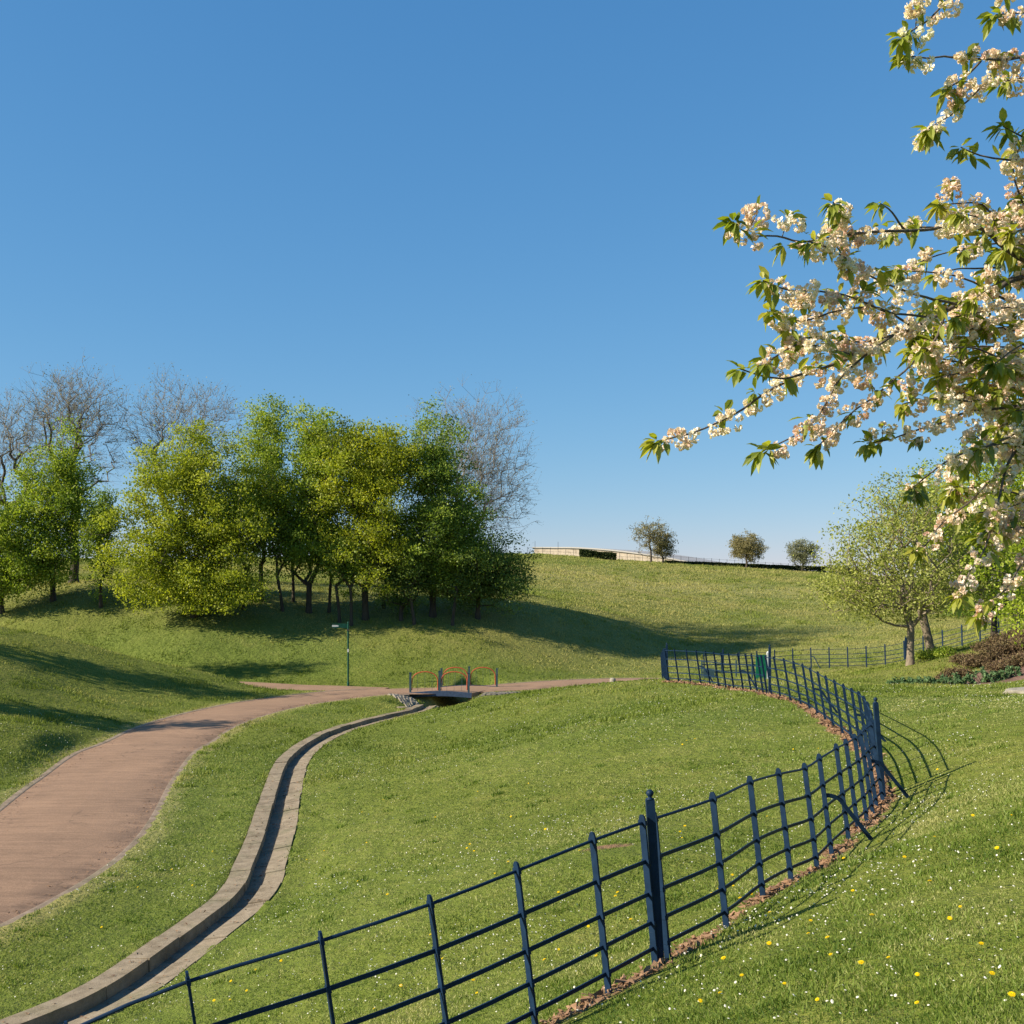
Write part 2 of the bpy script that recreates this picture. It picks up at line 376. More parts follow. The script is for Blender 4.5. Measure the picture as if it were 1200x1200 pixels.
# value noise for undulation
_ng = rng.random((64, 64))
def vnoise(x, y, s):
    x = np.asarray(x)/s; y = np.asarray(y)/s
    xi = np.floor(x).astype(int); yi = np.floor(y).astype(int); fx = x-xi; fy = y-yi
    fx = fx*fx*(3-2*fx); fy = fy*fy*(3-2*fy)
    q = lambda a, b: _ng[a % 64, b % 64]
    return (q(xi, yi)*(1-fx)+q(xi+1, yi)*fx)*(1-fy)+(q(xi, yi+1)*(1-fx)+q(xi+1, yi+1)*fx)*fy-.5

def base_h(x, y):       # smooth ground, world z
    return tps(x, y) + E
LZ = {k_: tps(L_[:, 0], L_[:, 1])+E for k_, L_ in (('c', chan), ('p', pathc), ('s', side))}
def ground_h(x, y):     # lawn surface with undulation and cuts
    z = base_h(x, y)
    r = np.hypot(x, y)
    amp = sstep(2, 30, r)
    z = z + vnoise(x, y, 1.7)*.035 + vnoise(x+9, y+4, 5.3)*.10*amp + vnoise(x+3, y+8, 13)*.25*sstep(60, 100, r)
    dc, zc = dist_line(x, y, chan, LZ['c']); dp, zp = dist_line(x, y, pathc, LZ['p']); ds, zs = dist_line(x, y, side, LZ['s']); dd, _ = dist_line(x, y, ditch)
    keep = sstep(.3, 2.0, dc)*sstep(1.8, 3.2, dp)*sstep(1.6, 3.0, ds)
    zb = base_h(x, y)
    z = zb + (z-zb)*keep
    for d_, zl_, a_, b_ in ((dc, zc, .55, 1.5), (ds, zs, 1.5, 2.6), (dp, zp, 1.85, 3.1)):   # level beside the paths and the kerbs
        f_ = sstep(a_, b_, d_); z = np.where(d_ < b_, zl_*(1-f_)+z*f_, z)
    z = z - .55*sstep(.42, .27, dc)
    z = z - .08*sstep(1.80, 1.62, dp) - .08*sstep(1.6, 1.4, ds)
    z = z - .95*sstep(1.35, .35, dd)
    d2, _ = dist_line(x, y, np.array([(-3.75, 50.6), (-3.2, 53.2)])); z = z - .42*sstep(2.3, .7, d2)*sstep(54.2, 53.7, y)
    return z
def gh(x, y): return float(gsamp('z', np.array([x]), np.array([y]))[0])

def axis(lo, flo, fhi, hi, step, grow=1.09):
    a = list(np.arange(flo, fhi+1e-6, step)); s = step; v = fhi
    while v < hi: s *= grow; v += s; a.append(v)
    s = step; v = flo; pre = []
    while v > lo: s *= grow; v -= s; pre.append(v)
    return np.array(pre[::-1]+a)
xs = axis(-420, -15.5, 9, 420, .13, 1.085); ys = axis(-90, 4, 50, 620, .13, 1.035)
GX, GY = np.meshgrid(xs, ys)
GZ = ground_h(GX, GY)
FLD = {'z': GZ, 'c': dist_line(GX, GY, chan)[0], 'p': dist_line(GX, GY, pathc)[0], 's': dist_line(GX, GY, side)[0], 'd': dist_line(GX, GY, ditch)[0]}
def gsamp(key, x, y):     # bilinear look-up in the ground grid
    x = np.asarray(x, float); y = np.asarray(y, float); A_ = FLD[key]
    i = np.clip(np.searchsorted(xs, x)-1, 0, len(xs)-2); j = np.clip(np.searchsorted(ys, y)-1, 0, len(ys)-2)
    u = (x-xs[i])/(xs[i+1]-xs[i]); v = (y-ys[j])/(ys[j+1]-ys[j])
    return (A_[j, i]*(1-u)+A_[j, i+1]*u)*(1-v)+(A_[j+1, i]*(1-u)+A_[j+1, i+1]*u)*v

# soil lines: along the fence and a bare patch
fence_near = [(-2.27,6.1),(-1.68,6.32),(-.985,6.62),(-.37,6.95),(.16,7.35),(.68,7.8),(1.1,8.3)]
fence_mid = [(1.14,8.33),(1.78,9.2),(2.31,10.2),(2.77,11.0),(3.22,11.7),(3.56,12.35),(3.96,13.05),(4.26,13.65),(4.53,14.15),(4.75,14.6),(4.95,15.05),(5.14,15.45)]
_fl = smooth_line([(5.24,15.6),(5.75,17.4),(6.25,19.4),(6.6,21.4),(6.86,23.6),(7.1,25.8),(7.24,27.8),(7.22,30.9)], .05)
def walk(L, n):
    c = np.r_[0, np.cumsum(np.hypot(*(np.diff(L[:, :2], axis=0).T)))]; t = np.linspace(0, c[-1], n)
    return [(np.interp(u, c, L[:, 0]), np.interp(u, c, L[:, 1])) for u in t]
fence_far = walk(_fl, 16)
fence_end = walk(smooth_line([(7.2,31.0),(7.03,32.9),(6.74,34.0),(6.47,35.2),(5.97,36.5),(5.45,37.3),(5.28,37.6)], .05), 13)
fence_ret = walk(np.array([(5.28,37.6),(5.95,43.8)]), 7)
soil_line = smooth_line(fence_near[2:-1]+fence_mid[::2]+fence_far[::2]+fence_end[::3], .12)
BED = np.array([(13.2,41.2),(15.5,39.6),(18.5,39.4),(22,39.6),(28,40.5),(29,47),(22,47.2),(18.4,43.6),(16.0,42.6)])
def in_poly(x, y, poly):
    x = np.asarray(x); y = np.asarray(y); ins = np.zeros(x.shape, bool)
    for (x1, y1), (x2, y2) in zip(poly, np.roll(poly, -1, 0)):
        ins ^= ((y1 > y) != (y2 > y)) & (x < (x2-x1)*(y-y1)/(y2-y1+1e-12)+x1)
    return ins
bare_patch = np.array([P(712, 957, 14.9)[:2]])
def soil_mask(x, y):
    d, _ = dist_line(x, y, soil_line)
    s = sstep(.17, .07, d + vnoise(x, y, .35)*.24)
    dx = np.asarray(x)-bare_patch[0, 0]; dy = np.asarray(y)-bare_patch[0, 1]
    s = np.maximum(s, sstep(1.15, .8, np.hypot(dx/.36, dy/.17)+vnoise(x, y, .2)*.6))
    tb = np.hypot(np.asarray(x)-18.0, np.asarray(y)-50)
    return np.maximum(s, sstep(.75, .5, tb))
soil = soil_mask(GX, GY); FLD['soil'] = soil
dry = np.clip(sstep(60, 75, GY)*sstep(150, 128, GY+vnoise(GX, GY, 20)*12)*(.30 + .9*np.exp(-((GY-113-vnoise(GX, GY, 25)*8)/6)**2)*1.2 + .5*vnoise(GX, GY, 9)), 0, 1)
dry = np.maximum(dry, .35*sstep(10, 20, GX)*sstep(8, 16, GY)*(1+vnoise(GX, GY, 3)))
dp_, _ = dist_line(GX, GY, pathc); dry = np.maximum(dry, .8*sstep(2.45, 2.0, dp_+vnoise(GX, GY, .6)*.3))
FLD['dry'] = dry; nx, ny = len(xs), len(ys)
ii = (np.arange(ny-1)[:, None]*nx + np.arange(nx-1)[None, :]).ravel()
ground = npmesh('ground', np.c_[GX.ravel(), GY.ravel(), GZ.ravel()], np.c_[ii, ii+1, ii+nx+1, ii+nx], M['ground'], smooth=True,
                attrs={'dry': ('POINT', dry.ravel()), 'soil': ('POINT', soil.ravel())})
tag(ground, kind='structure')

# ------------------------------------------------------------------ path, kerbs, channel
def ribbon(name, L, offs, zoff, mat, closed=False, attr=None, kind='structure', zf=base_h, jit=0):
    d = np.gradient(L, axis=0); d /= np.linalg.norm(d, axis=1)[:, None]; nrm = np.c_[-d[:, 1], d[:, 0]]
    z0 = zf(L[:, 0], L[:, 1]); V = []; m = len(offs); at = []
    for k, (o, dz) in enumerate(offs):
        j = rng.normal(0, jit, len(L)) if jit and k in (0, m-1) else 0
        p = L + nrm*(np.asarray(o+j)[..., None] if np.ndim(o+j) else o)
        V.append(np.c_[p, z0+dz+zoff]); at.append(np.full(len(L), 0 if attr is None else attr[k]))
    V = np.stack(V, 1).reshape(-1, 3); n = len(L)
    i = (np.arange(n-1)[:, None]*m + np.arange(m-1)[None, :]).ravel()
    o = npmesh(name, V, np.c_[i, i+m, i+m+1, i+1], mat, smooth=False, attrs={'edge': ('POINT', np.stack(at, 1).ravel())})
    return tag(o, kind=kind)
W2 = 1.70
ribbon('path', pathc, [(-W2, -.01), (-1.3, .012), (-.7, .03), (0, .04), (.7, .03), (1.3, .012), (W2, -.01)], .0, M['path'], attr=[1.0, .55, 0, 0, 0, .2, .6])
ribbon('side_path', side, [(-1.45, -.02), (-.8, 0), (0, .008), (.8, 0), (1.45, -.02)], -.008, M['path'], attr=[.4, .1, 0, .1, .4])
_a = int(np.argmin(np.hypot(pathc[:, 0]+5.6, pathc[:, 1]-54.9))); _b = int(np.argmin(np.hypot(pathc[:, 0]+.3, pathc[:, 1]-57.2)))
for _L in (pathc[:_a], pathc[_b:]): ribbon('path_kerb', _L, [(W2-.01, -.12), (W2-.01, -.004), (W2+.02, .004), (W2+.15, .004), (W2+.18, -.006), (W2+.18, -.12)], .0, M['edging'], jit=.0)
for _L in (pathc[:_a], pathc[_b:]): ribbon('path_kerb', _L, [(-W2-.17, -.12), (-W2-.17, -.016), (-W2-.15, -.006), (-W2-.02, -.002), (-W2+.01, -.004), (-W2+.01, -.12)], .0, M['edging'])
# channel: left = +n side (path side).  built kerb stone by kerb stone as one continuous lining
def chan_part(name, offs, mat, dash=None):
    """stones of given length along the channel, with narrow joints"""
    c = np.r_[0, np.cumsum(np.hypot(*np.diff(chan, axis=0).T))]; tot = c[-1]
    V = []; Q = []; u = 0
    ln = dash or tot
    while u < tot-.02:
        e = min(tot, u+ln*(1+random.uniform(-.12, .12) if dash else 1)); m = max(2, int((e-u)/.16)+1)
        t = np.linspace(u+.006, e-.006, m); L = np.c_[np.interp(t, c, chan[:, 0]), np.interp(t, c, chan[:, 1])]
        t2 = t+.05; D = np.c_[np.interp(t2, c, chan[:, 0]), np.interp(t2, c, chan[:, 1])]-np.c_[np.interp(t-.05, c, chan[:, 0]), np.interp(t-.05, c, chan[:, 1])]
        D /= np.linalg.norm(D, axis=1)[:, None]; nn = np.c_[-D[:, 1], D[:, 0]]
        z0 = base_h(L[:, 0], L[:, 1]); jz = random.uniform(-.011, .011) if dash else 0; jx = random.uniform(-.012, .012) if dash else 0
        b = len(V); k = len(offs)
        for i in range(m):
            for o, dz in offs: V.append((L[i, 0]+nn[i, 0]*(o+jx), L[i, 1]+nn[i, 1]*(o+jx), z0[i]+dz+jz))
        for i in range(m-1):
            for q in range(k):
                q2 = (q+1) % k; Q.append((b+i*k+q, b+i*k+q2, b+(i+1)*k+q2, b+(i+1)*k+q))
        if k == 4: Q += [(b, b+3, b+2, b+1), (b+(m-1)*k, b+(m-1)*k+1, b+(m-1)*k+2, b+(m-1)*k+3)]
        u = e
    o = npmesh(name, np.array(V), np.array(Q), mat); return tag(o, kind='structure')
chan_part('channel_kerb', [(.47, -.40), (.47, .03), (.125, .045), (.11, -.40)], M['kerb'], 1.0)
chan_part('channel_kerb', [(-.12, -.40), (-.135, -.045), (-.47, .010), (-.47, -.40)], M['kerb'], .9)
chan_part('channel_floor', [(.13, -.45), (.13, -.125), (-.14, -.105), (-.14, -.45)], M['gutter'], 3.0)

# ------------------------------------------------------------------ sky, sun, camera
SUN_EL, SUN_TH = math.radians(30), math.radians(17)
tosun = Vector((-math.cos(SUN_TH)*math.cos(SUN_EL), -math.sin(SUN_TH)*math.cos(SUN_EL), math.sin(SUN_EL)))
w = bpy.data.worlds.new("World"); S.world = w; w.use_nodes = True
nt = w.node_tree; nt.nodes.clear()
sky = nt.nodes.new('ShaderNodeTexSky'); sky.sky_type = 'NISHITA'; sky.sun_disc = False
sky.sun_elevation = SUN_EL; sky.sun_rotation = math.atan2(tosun.x, tosun.y)
sky.air_density = 1.0; sky.dust_density = .1; sky.ozone_density = 10; sky.altitude = 100
bg = nt.nodes.new('ShaderNodeBackground'); bg.inputs['Strength'].default_value = .077
wo = nt.nodes.new('ShaderNodeOutputWorld')
sp = nt.nodes.new('ShaderNodeSeparateColor'); cb = nt.nodes.new('ShaderNodeCombineColor'); nt.links.new(sky.outputs[0], sp.inputs[0])
for ch, (k_, g_) in enumerate(((1.14, 1.0), (.80, .66), (.80, .46))):     # evens the sky's colour out towards a clear spring evening
    pw = nt.nodes.new('ShaderNodeMath'); pw.operation = 'MULTIPLY'; pw.inputs[1].default_value = .15
    pg = nt.nodes.new('ShaderNodeMath'); pg.operation = 'POWER'; pg.inputs[1].default_value = g_
    pk = nt.nodes.new('ShaderNodeMath'); pk.operation = 'MULTIPLY'; pk.inputs[1].default_value = k_/.15
    nt.links.new(sp.outputs[ch], pw.inputs[0]); nt.links.new(pw.outputs[0], pg.inputs[0]); nt.links.new(pg.outputs[0], pk.inputs[0])
    nt.links.new(pk.outputs[0], cb.inputs[ch])
nt.links.new(cb.outputs[0], bg.inputs['Color']); nt.links.new(bg.outputs[0], wo.inputs['Surface'])
sl = bpy.data.lights.new('sun', 'SUN'); sl.energy = 5.0; sl.angle = math.radians(.53); sl.color = (1, .885, .70)
so = bpy.data.objects.new('sun', sl); COL.objects.link(so)
so.rotation_euler = tosun.to_track_quat('Z', 'Y').to_euler()
cam = bpy.data.cameras.new('camera'); cam.sensor_width = 36; cam.lens = 36*F/1200; cam.shift_y = (HY-600)/1200
cam.clip_end = 2000; cam.clip_start = .05
co = bpy.data.objects.new('camera', cam); COL.objects.link(co); co.location = (0, 0, E); co.rotation_euler = (math.pi/2, 0, 0)
S.camera = co
S.render.resolution_x = S.render.resolution_y = 1024
vs = S.view_settings; vs.view_transform = 'Standard'; vs.look = 'None'; vs.exposure = .957; vs.gamma = 1
S.render.engine = 'CYCLES'
S.cycles.max_bounces = 6; S.cycles.transparent_max_bounces = 4; S.cycles.diffuse_bounces = 3

# ------------------------------------------------------------------ grass
def lawn_points(n, y0, y1, power, side_=.62):
    """random points over the lawn, denser near the camera (density ~ 1/Y^power per area)"""
    u = rng.random(n)
    k = 2-power
    Y = (y0**k+u*(y1**k-y0**k))**(1/k) if abs(k) > 1e-6 else y0*(y1/y0)**u
    X = (rng.random(n)*2-1)*side_*Y
    return X, Y
def lawn_free(x, y, extra=0):
    dc, dp, ds, dd, so_ = (gsamp(k_, x, y) for k_ in ('c', 'p', 's', 'd', 'soil'))
    ok = ((dc > .475-.03*rng.random(len(x))+extra) | ((dc > .40) & (rng.random(len(x)) < .25))) & ((dp > 1.86+extra) | ((dp > 1.72) & (rng.random(len(x)) < .16))) & (ds > 1.42+extra) & (dd > .9) & (rng.random(len(x)) > so_*1.1-.12) & ~in_poly(x, y, BED)
    return ok
def blades(name, x, y, h, wd, mat, kind='stuff', lean=.5, tone0=None):
    n = len(x); z = gsamp('z', x, y)-.008
    a = rng.random(n)*2*math.pi; ca, sa = np.cos(a), np.sin(a)
    b = rng.random(n)*2*math.pi; L = np.abs(rng.normal(0, lean, n))*h
    base = np.c_[x, y, z]
    p0 = base + np.c_[-ca*wd, -sa*wd, np.zeros(n)]*.5; p1 = base + np.c_[ca*wd, sa*wd, np.zeros(n)]*.5
    p2 = base + np.c_[np.cos(b)*L, np.sin(b)*L, h]
    V = np.stack([p0, p1, p2], 1).reshape(-1, 3)
    t = tone0 if tone0 is not None else .47+vnoise(x, y, .45)*.6+vnoise(x+5, y, 1.7)*.75+rng.normal(0, .13, n)+.04+.36*(rng.random(n) < .17+.25*np.maximum(0, vnoise(x+8, y+2, .8)))
    o = npmesh(name, V, np.arange(3*n).reshape(-1, 3), mat, attrs={'tone': ('FACE', np.clip(t, 0, 1))})
    return tag(o, kind=kind)
# lawn near the camera
X, Y = lawn_points(760000, 3.6, 34, 2.15)
k = lawn_free(X, Y); X, Y = X[k], Y[k]
hh = (.012+.016*rng.random(len(X))**1.6)*(1+.6*vnoise(X, Y, .8)+.8*vnoise(X+2, Y, .27))*(1+.016*Y)
o = blades('lawn_grass', X, Y, hh, (.0042+.0011*Y)*(.7+.6*rng.random(len(X))), M['grass_blade'], lean=.95)
tag(o, 'short mown green grass covering the lawn round the railings', 'grass')
X, Y = lawn_points(620000, 28, 158, 1.25, .54)
k = lawn_free(X, Y); X, Y = X[k], Y[k]
tu = vnoise(X, Y, .55)+.7*vnoise(X+3, Y+1, 1.15)
hh = (.02+.03*rng.random(len(X))+.17*np.maximum(0, tu-.02))*(1+.004*Y)*(1+.5*sstep(60, 85, Y))
td = .50+vnoise(X, Y, 1.4)*.5+vnoise(X+5, Y, 6)*.45-tu*.2+rng.normal(0, .09, len(X))+.2*sstep(58, 72, Y)+.3*gsamp('dry', X, Y)
o = blades('meadow_grass', X, Y, hh, (.010+.00065*Y)*(.7+.6*rng.random(len(X))), M['meadow_blade'], lean=.7, tone0=td)
tag(o, 'rough tufted grass of the valley slopes below the trees', 'grass')

# daisies: little discs scattered in drifts
def daisies():
    X, Y = lawn_points(36000, 4.2, 40, 1.5, .56)
    den = sstep(.02, .30, vnoise(X, Y, 2.3)+vnoise(X+3, Y+7, .9)*.6)
    k = lawn_free(X, Y, .03) & (rng.random(len(X)) < den*.32+.10); X, Y = X[k], Y[k]
    n = len(X); Z = gsamp('z', X, Y)+.02+.018*rng.random(n)+.0008*Y
    r = (.0045+.0032*rng.random(n))*(1+.02*Y); m = 6
    tx, ty = rng.normal(0, .3, n), rng.normal(-.25, .3, n)
    ang = np.arange(m)*2*math.pi/m
    V = np.empty((n, m+1, 3)); V[:, m] = np.c_[X, Y, Z+.003]
    for i, a in enumerate(ang):
        dx, dy = r*math.cos(a), r*math.sin(a); V[:, i] = np.c_[X+dx, Y+dy, Z-dx*tx-dy*ty]
    b = np.arange(n)[:, None]*(m+1)
    Fq = np.stack([np.c_[b[:, 0]+i, b[:, 0]+(i+1) % m, b[:, 0]+m] for i in range(m)], 1).reshape(-1, 3)
    o = npmesh('daisies', V.reshape(-1, 3), Fq, M['daisy'], attrs={'tone': ('FACE', np.clip(.72+rng.normal(0, .2, n*m), 0.2, 1))})
    tag(o, 'tiny white daisies sprinkled in drifts through the lawn', 'daisies', kind='stuff')
daisies()

# dandelions, each one its own thing
def dandelion_proto():
    e = empty('dandelion', (0, 0, 0), 'yellow dandelion flower open in the short grass', 'dandelion', 'dandelions in the lawn')
    n = 46; V = []; Fc = []; tn = []
    for i in range(n):
        r = .021*math.sqrt((i+1)/n); a = i*2.39996; l = .009
        c, s_ = math.cos(a), math.sin(a); z = .05-.35*r
        b = len(V)
        V += [(c*r*.5-s_*.0022, s_*r*.5+c*.0022, z), (c*r*.5+s_*.0022, s_*r*.5-c*.0022, z), (c*(r+.004)+s_*.0024, s_*(r+.004)-c*.0024, z+.004-.1*r), (c*(r+.004)-s_*.0024, s_*(r+.004)+c*.0024, z+.004-.1*r)]
        Fc.append((b, b+1, b+2, b+3)); tn.append(random.random())
    npmesh('flower_head', V, Fc, M['dandelion'], e, attrs={'tone': ('FACE', tn)})
    mb = MB(); mb.tube([(0, 0, -.01), (.002, 0, .025), (0, 0, .048)], .0022, 5); mb.build('stem', M['stem'], e)
    return e
dp0 = dandelion_proto()
def copy_tree(o, parent=None):
    c = o.copy(); COL.objects.link(c)
    if parent is not None: c.parent = parent
    for ch in list(o.children): copy_tree(ch, c)
    return c
dpx = [(1010,1137),(1022,1080),(950,1085),(975,1125),(1043,1131),(1076,1150),(1077,1183),(1126,1068),(1113,1083),(1150,1115),(1162,1150),(1186,1176),(949,1101),(972,1107),(902,1112),(1049,876),(1131,846),(1112,870),
 (930,1040),(903,1075),(845,1172),(800,985),(797,978),(803,972),(860,1042),(880,1052),(868,1058),(858,1030),(835,1052),(842,1046),(551,993),(548,997),(556,1001),(420,1035),(430,990),(455,1052),(478,1072),(505,1100),(520,1128),(580,1027),(596,1013),(655,1117),(722,1056),(725,1051),(740,1083),(690,1090),(655,1050),
 (640,1130),(700,1125),(270,1177),(252,1176),(272,1154),(290,1165),(440,1188),(555,1155),(560,1168),(470,1160),(330,1130),(300,1140),(790,1075),(805,870),(800,875),(815,868),(910,940),(915,975),(900,960),(985,930),(990,950),(960,880),(930,880),(1020,930),(1030,990),(1100,905),(1140,960),(1095,985),(1170,1000),(1185,960),(1060,1010),(1090,1040),(850,1130),(870,1150),(920,1160),(960,1180),(820,1180),(1000,1050),(990,1010),(202,1022),(163,1043),(226,1040),(120,1090),(250,1000),(380,1000),(360,1010),(425,955),(450,940),(510,960),(600,960),(640,975),(680,1000),(560,930),(620,920)]
fi = 0
for px, py in dpx:
    # march the pixel ray to the ground
    ys_ = np.linspace(3.2, 45, 900); zs_ = gsamp('z', (px-600)/F*ys_, ys_)-(E+(HY-py)/F*ys_)
    q = np.nonzero(zs_ > 0)[0]
    if not len(q): continue
    yv = ys_[q[0]]; xv = (px-600)/F*yv
    if not lawn_free(np.array([xv]), np.array([yv]))[0]: continue
    o = dp0 if fi == 0 else copy_tree(dp0); fi += 1
    o.location = (xv, yv, gh(xv, yv)+.012); s_ = random.uniform(.42, .68)*(1+.022*yv); o.scale = (s_, s_, s_); o.rotation_euler = (random.uniform(.0, .5), random.uniform(-.5, .0), random.uniform(-.5, .5))

# wood chips and clods on the bare soil line
def chips():
    n = 9000; L = soil_line; i = rng.integers(0, len(L), n)
    x = L[i, 0]+rng.normal(0, .13, n); y = L[i, 1]+rng.normal(0, .13, n)
    k = gsamp('soil', x, y) > .4; x, y = x[k], y[k]; n = len(x); z = gsamp('z', x, y)
    sx = (.008+.018*rng.random(n))*(1+.03*y)
    D = rng.normal(0, 1, (n, 4, 3))*sx[:, None, None]; D[..., 2] = np.abs(D[..., 2])*.7
    V = (np.c_[x, y, z][:, None, :]+D).reshape(-1, 3); b = np.arange(n)*4
    Fc = np.concatenate([np.c_[b, b+1, b+2], np.c_[b, b+2, b+3], np.c_[b, b+3, b+1], np.c_[b+1, b+3, b+2]])
    tag(npmesh('soil_crumbs', V, Fc, M['soil']), 'crumbs of reddish soil and bark lying along the railings', 'soil', kind='stuff')
chips()
def litter():
    P_ = []
    for L_, offs, n in ((pathc, (-1.62, 1.6), 2600), (chan, (.0,), 900), (chan, (.3, -.32), 500)):
        i = rng.integers(1, len(L_)-1, n); d = L_[i]-L_[i-1]; d /= np.linalg.norm(d, axis=1)[:, None]; nn = np.c_[-d[:, 1], d[:, 0]]
        o_ = np.array(offs)[rng.integers(0, len(offs), n)]
        o_ = o_-np.sign(o_)*np.abs(rng.normal(0, .22 if L_ is pathc else .05, n)) if L_ is pathc else o_+rng.normal(0, .05, n)
        z = base_h(L_[i, 0], L_[i, 1])+(.004+.012*(1-np.abs(o_)/1.7) if L_ is pathc else np.where(np.abs(o_) < .13, -.108, np.where(o_ > 0, .045, .0)))
        q = L_[i]+nn*o_[:, None]; P_.append(np.c_[q+rng.normal(0, .03, q.shape)*(L_ is pathc), z])
    C = np.concatenate(P_); C = C[C[:, 1] < 52]; n = len(C); sz = (.010+.016*rng.random(n))*(1+.012*C[:, 1])
    t = rng.normal(0, 1, (n, 3)); t[:, 2] *= .25; t /= np.linalg.norm(t, axis=1)[:, None]; s_ = np.cross(t, np.array([0, 0, 1.])+rng.normal(0, .3, (n, 3))); s_ /= np.linalg.norm(s_, axis=1)[:, None]
    C[:, 2] += .008; V = np.stack([C-t*sz[:, None], C+s_*sz[:, None]*.5, C+t*sz[:, None], C-s_*sz[:, None]*.5], 1).reshape(-1, 3)
    tag(npmesh('leaf_litter', V, np.arange(4*n).reshape(-1, 4), M['soil']), 'dry brown leaf scraps and grit along the path edges and in the gutter', 'leaf litter', kind='stuff')
litter()
def tufts():
    X, Y = lawn_points(420, 4.5, 34, 1.5, .56); n = 46
    s_ = .05+.10*rng.random(len(X)); x = np.repeat(X, n)+rng.normal(0, 1, len(X)*n)*np.repeat(s_, n); y = np.repeat(Y, n)+rng.normal(0, 1, len(X)*n)*np.repeat(s_, n)
    hs = np.repeat(.035+.045*rng.random(len(X)), n); t0 = np.clip(np.repeat(.18+.35*rng.random(len(X)), n)+rng.normal(0, .1, len(x)), 0, 1); k = lawn_free(x, y); x, y = x[k], y[k]
    o = blades('grass_tufts', x, y, hs[k]*(.6+.6*rng.random(len(x))), (.005+.0011*y), M['grass_blade'], lean=.6, tone0=t0[k]); tag(o, 'taller dark tufts of coarse grass dotted over the lawn', 'grass')
tufts()

# ------------------------------------------------------------------ estate railings
RH = [1.075, .785, .54, .325, .135]     # rail heights
def fence_base(p): return Vector((p[0], p[1], gh(p[0], p[1])))
def flat_post(parent, p, lean, h, tang, wd=.052, th=.016, name='post'):
    t = Vector((tang[0], tang[1], 0)).normalized(); n = Vector((-t.y, t.x, 0)); up = Vector((lean[0], lean[1], 1)).normalized()
    mb = MB(); vs = []
    for zz, s_ in ((-.1, 1), (h-.03, 1), (h-.008, .72), (h, .35)):
        for a, b in ((-1, -1), (1, -1), (1, 1), (-1, 1)):
            vs.append(up*zz + t*(a*th/2) + n*(b*wd/2*s_))
    fs = [(i*4+j, i*4+(j+1) % 4, i*4+4+(j+1) % 4, i*4+4+j) for i in range(3) for j in range(4)] + [(12, 13, 14, 15)]
    mb.add(vs, fs)
    for rh in RH:      # the collar where each bar passes through
        c = up*rh
        mb.add([c + t*(a*.0125) + n*(b*.0315) + up*(d*.017) for d in (-1, 1) for a, b in ((-1,-1),(1,-1),(1,1),(-1,1))],
               [(3,2,1,0),(4,5,6,7),(0,1,5,4),(1,2,6,5),(2,3,7,6),(3,0,4,7)])
    return mb.build(name, M['fence'], parent, Vector(p)-parent.location)
def main_post(parent, p, lean, h=1.22, r=.034):
    up = Vector((lean[0], lean[1], 1)).normalized(); mb = MB()
    mb.sweep([up*-.12, up*h], [(-r,-r),(r,-r),(r,r),(-r,r)], upv=(0, 1, 0))
    o = mb.build('main_post', M['fence'], parent, Vector(p)-parent.location)
    fb = MB(); fb.lathe((0, 0, 0), [(.012, 0), (.031, .003), (.031, .011), (.017, .016), (.015, .024), (.025, .036), (.030, .051), (.025, .066), (.013, .076), (.003, .079)], 14)
    fo = fb.build('finial', M['fence'], o, up*(h-.001), smooth=True)
    return o
def rails(parent, pts, leans, ends=True):
    for i, rh in enumerate(RH):
        P3 = [Vector(p)+Vector((l[0], l[1], 1)).normalized()*rh for p, l in zip(pts, leans)]
        Q = [tuple(v) for v in smooth_line([tuple(v) for v in P3], .25)]
        mb = MB()
        if i == 0: mb.tube([Vector(q)-parent.location for q in Q], .012, 8)
        else: mb.sweep([Vector(q)-parent.location for q in Q], [(-.005,-.015),(.005,-.015),(.005,.015),(-.005,.015)])
        mb.build('rail', M['fence'], parent)
def brace(parent, p, lean, dirn, h=.66, reach=.46):
    d = Vector((dirn[0], dirn[1], 0)).normalized(); b = Vector(p)+Vector((lean[0], lean[1], 1)).normalized()*h
    foot2 = (p[0]+d.x*reach, p[1]+d.y*reach); fz = gh(*foot2)
    f = Vector((foot2[0], foot2[1], fz-.06)); k1 = b+d*.05+Vector((0, 0, .005)); k2 = b+d*.17+Vector((0, 0, -.035)); k3 = b+d*.24+Vector((0, 0, -.12))
    Q = smooth_line([tuple(b), tuple(k1), tuple(k2), tuple(k3), tuple(k3.lerp(f, .5)), tuple(f)], .04)
    mb = MB(); mb.sweep([Vector(q)-parent.location for q in Q], [(-.011,-.023),(.011,-.023),(.011,.023),(-.011,.023)])
    mb.build('brace', M['fence'], parent)

fz0 = fence_base(fence_mid[0])
fence = empty('estate_railing', fz0, 'navy blue metal estate railing with five bars curving down the lawn beside the channel', 'fence')
def section(parent, pts, lean_a, lean_b, skip=(), hp=1.135, th=.016):
    n = len(pts); B = [fence_base(p) for p in pts]; LN = [(lean_a[0]+(lean_b[0]-lean_a[0])*i/(n-1), lean_a[1]+(lean_b[1]-lean_a[1])*i/(n-1)) for i in range(n)]
    for i in range(n):
        if i in skip: continue
        a, b = pts[max(0, i-1)], pts[min(n-1, i+1)]
        flat_post(parent, B[i], LN[i], hp, (b[0]-a[0], b[1]-a[1]), .052, th)
    rails(parent, B, LN); return B, LN
fence_near = [(-2.92, 5.9)] + fence_near
near_end = fence_near[:-1] + [(1.072, 8.29)]
Bn, Ln = section(fence, near_end, (-.19, .03), (-.09, .0))
Bm, Lm = section(fence, [(1.185, 8.42)] + fence_mid[1:-1] + [(5.16, 15.42)], (-.10, 0), (-.165, 0))
Bf, Lf = section(fence, [(5.28, 15.78)] + fence_far[1:-1] + [(7.22, 30.8)], (-.15, 0), (-.17, 0))
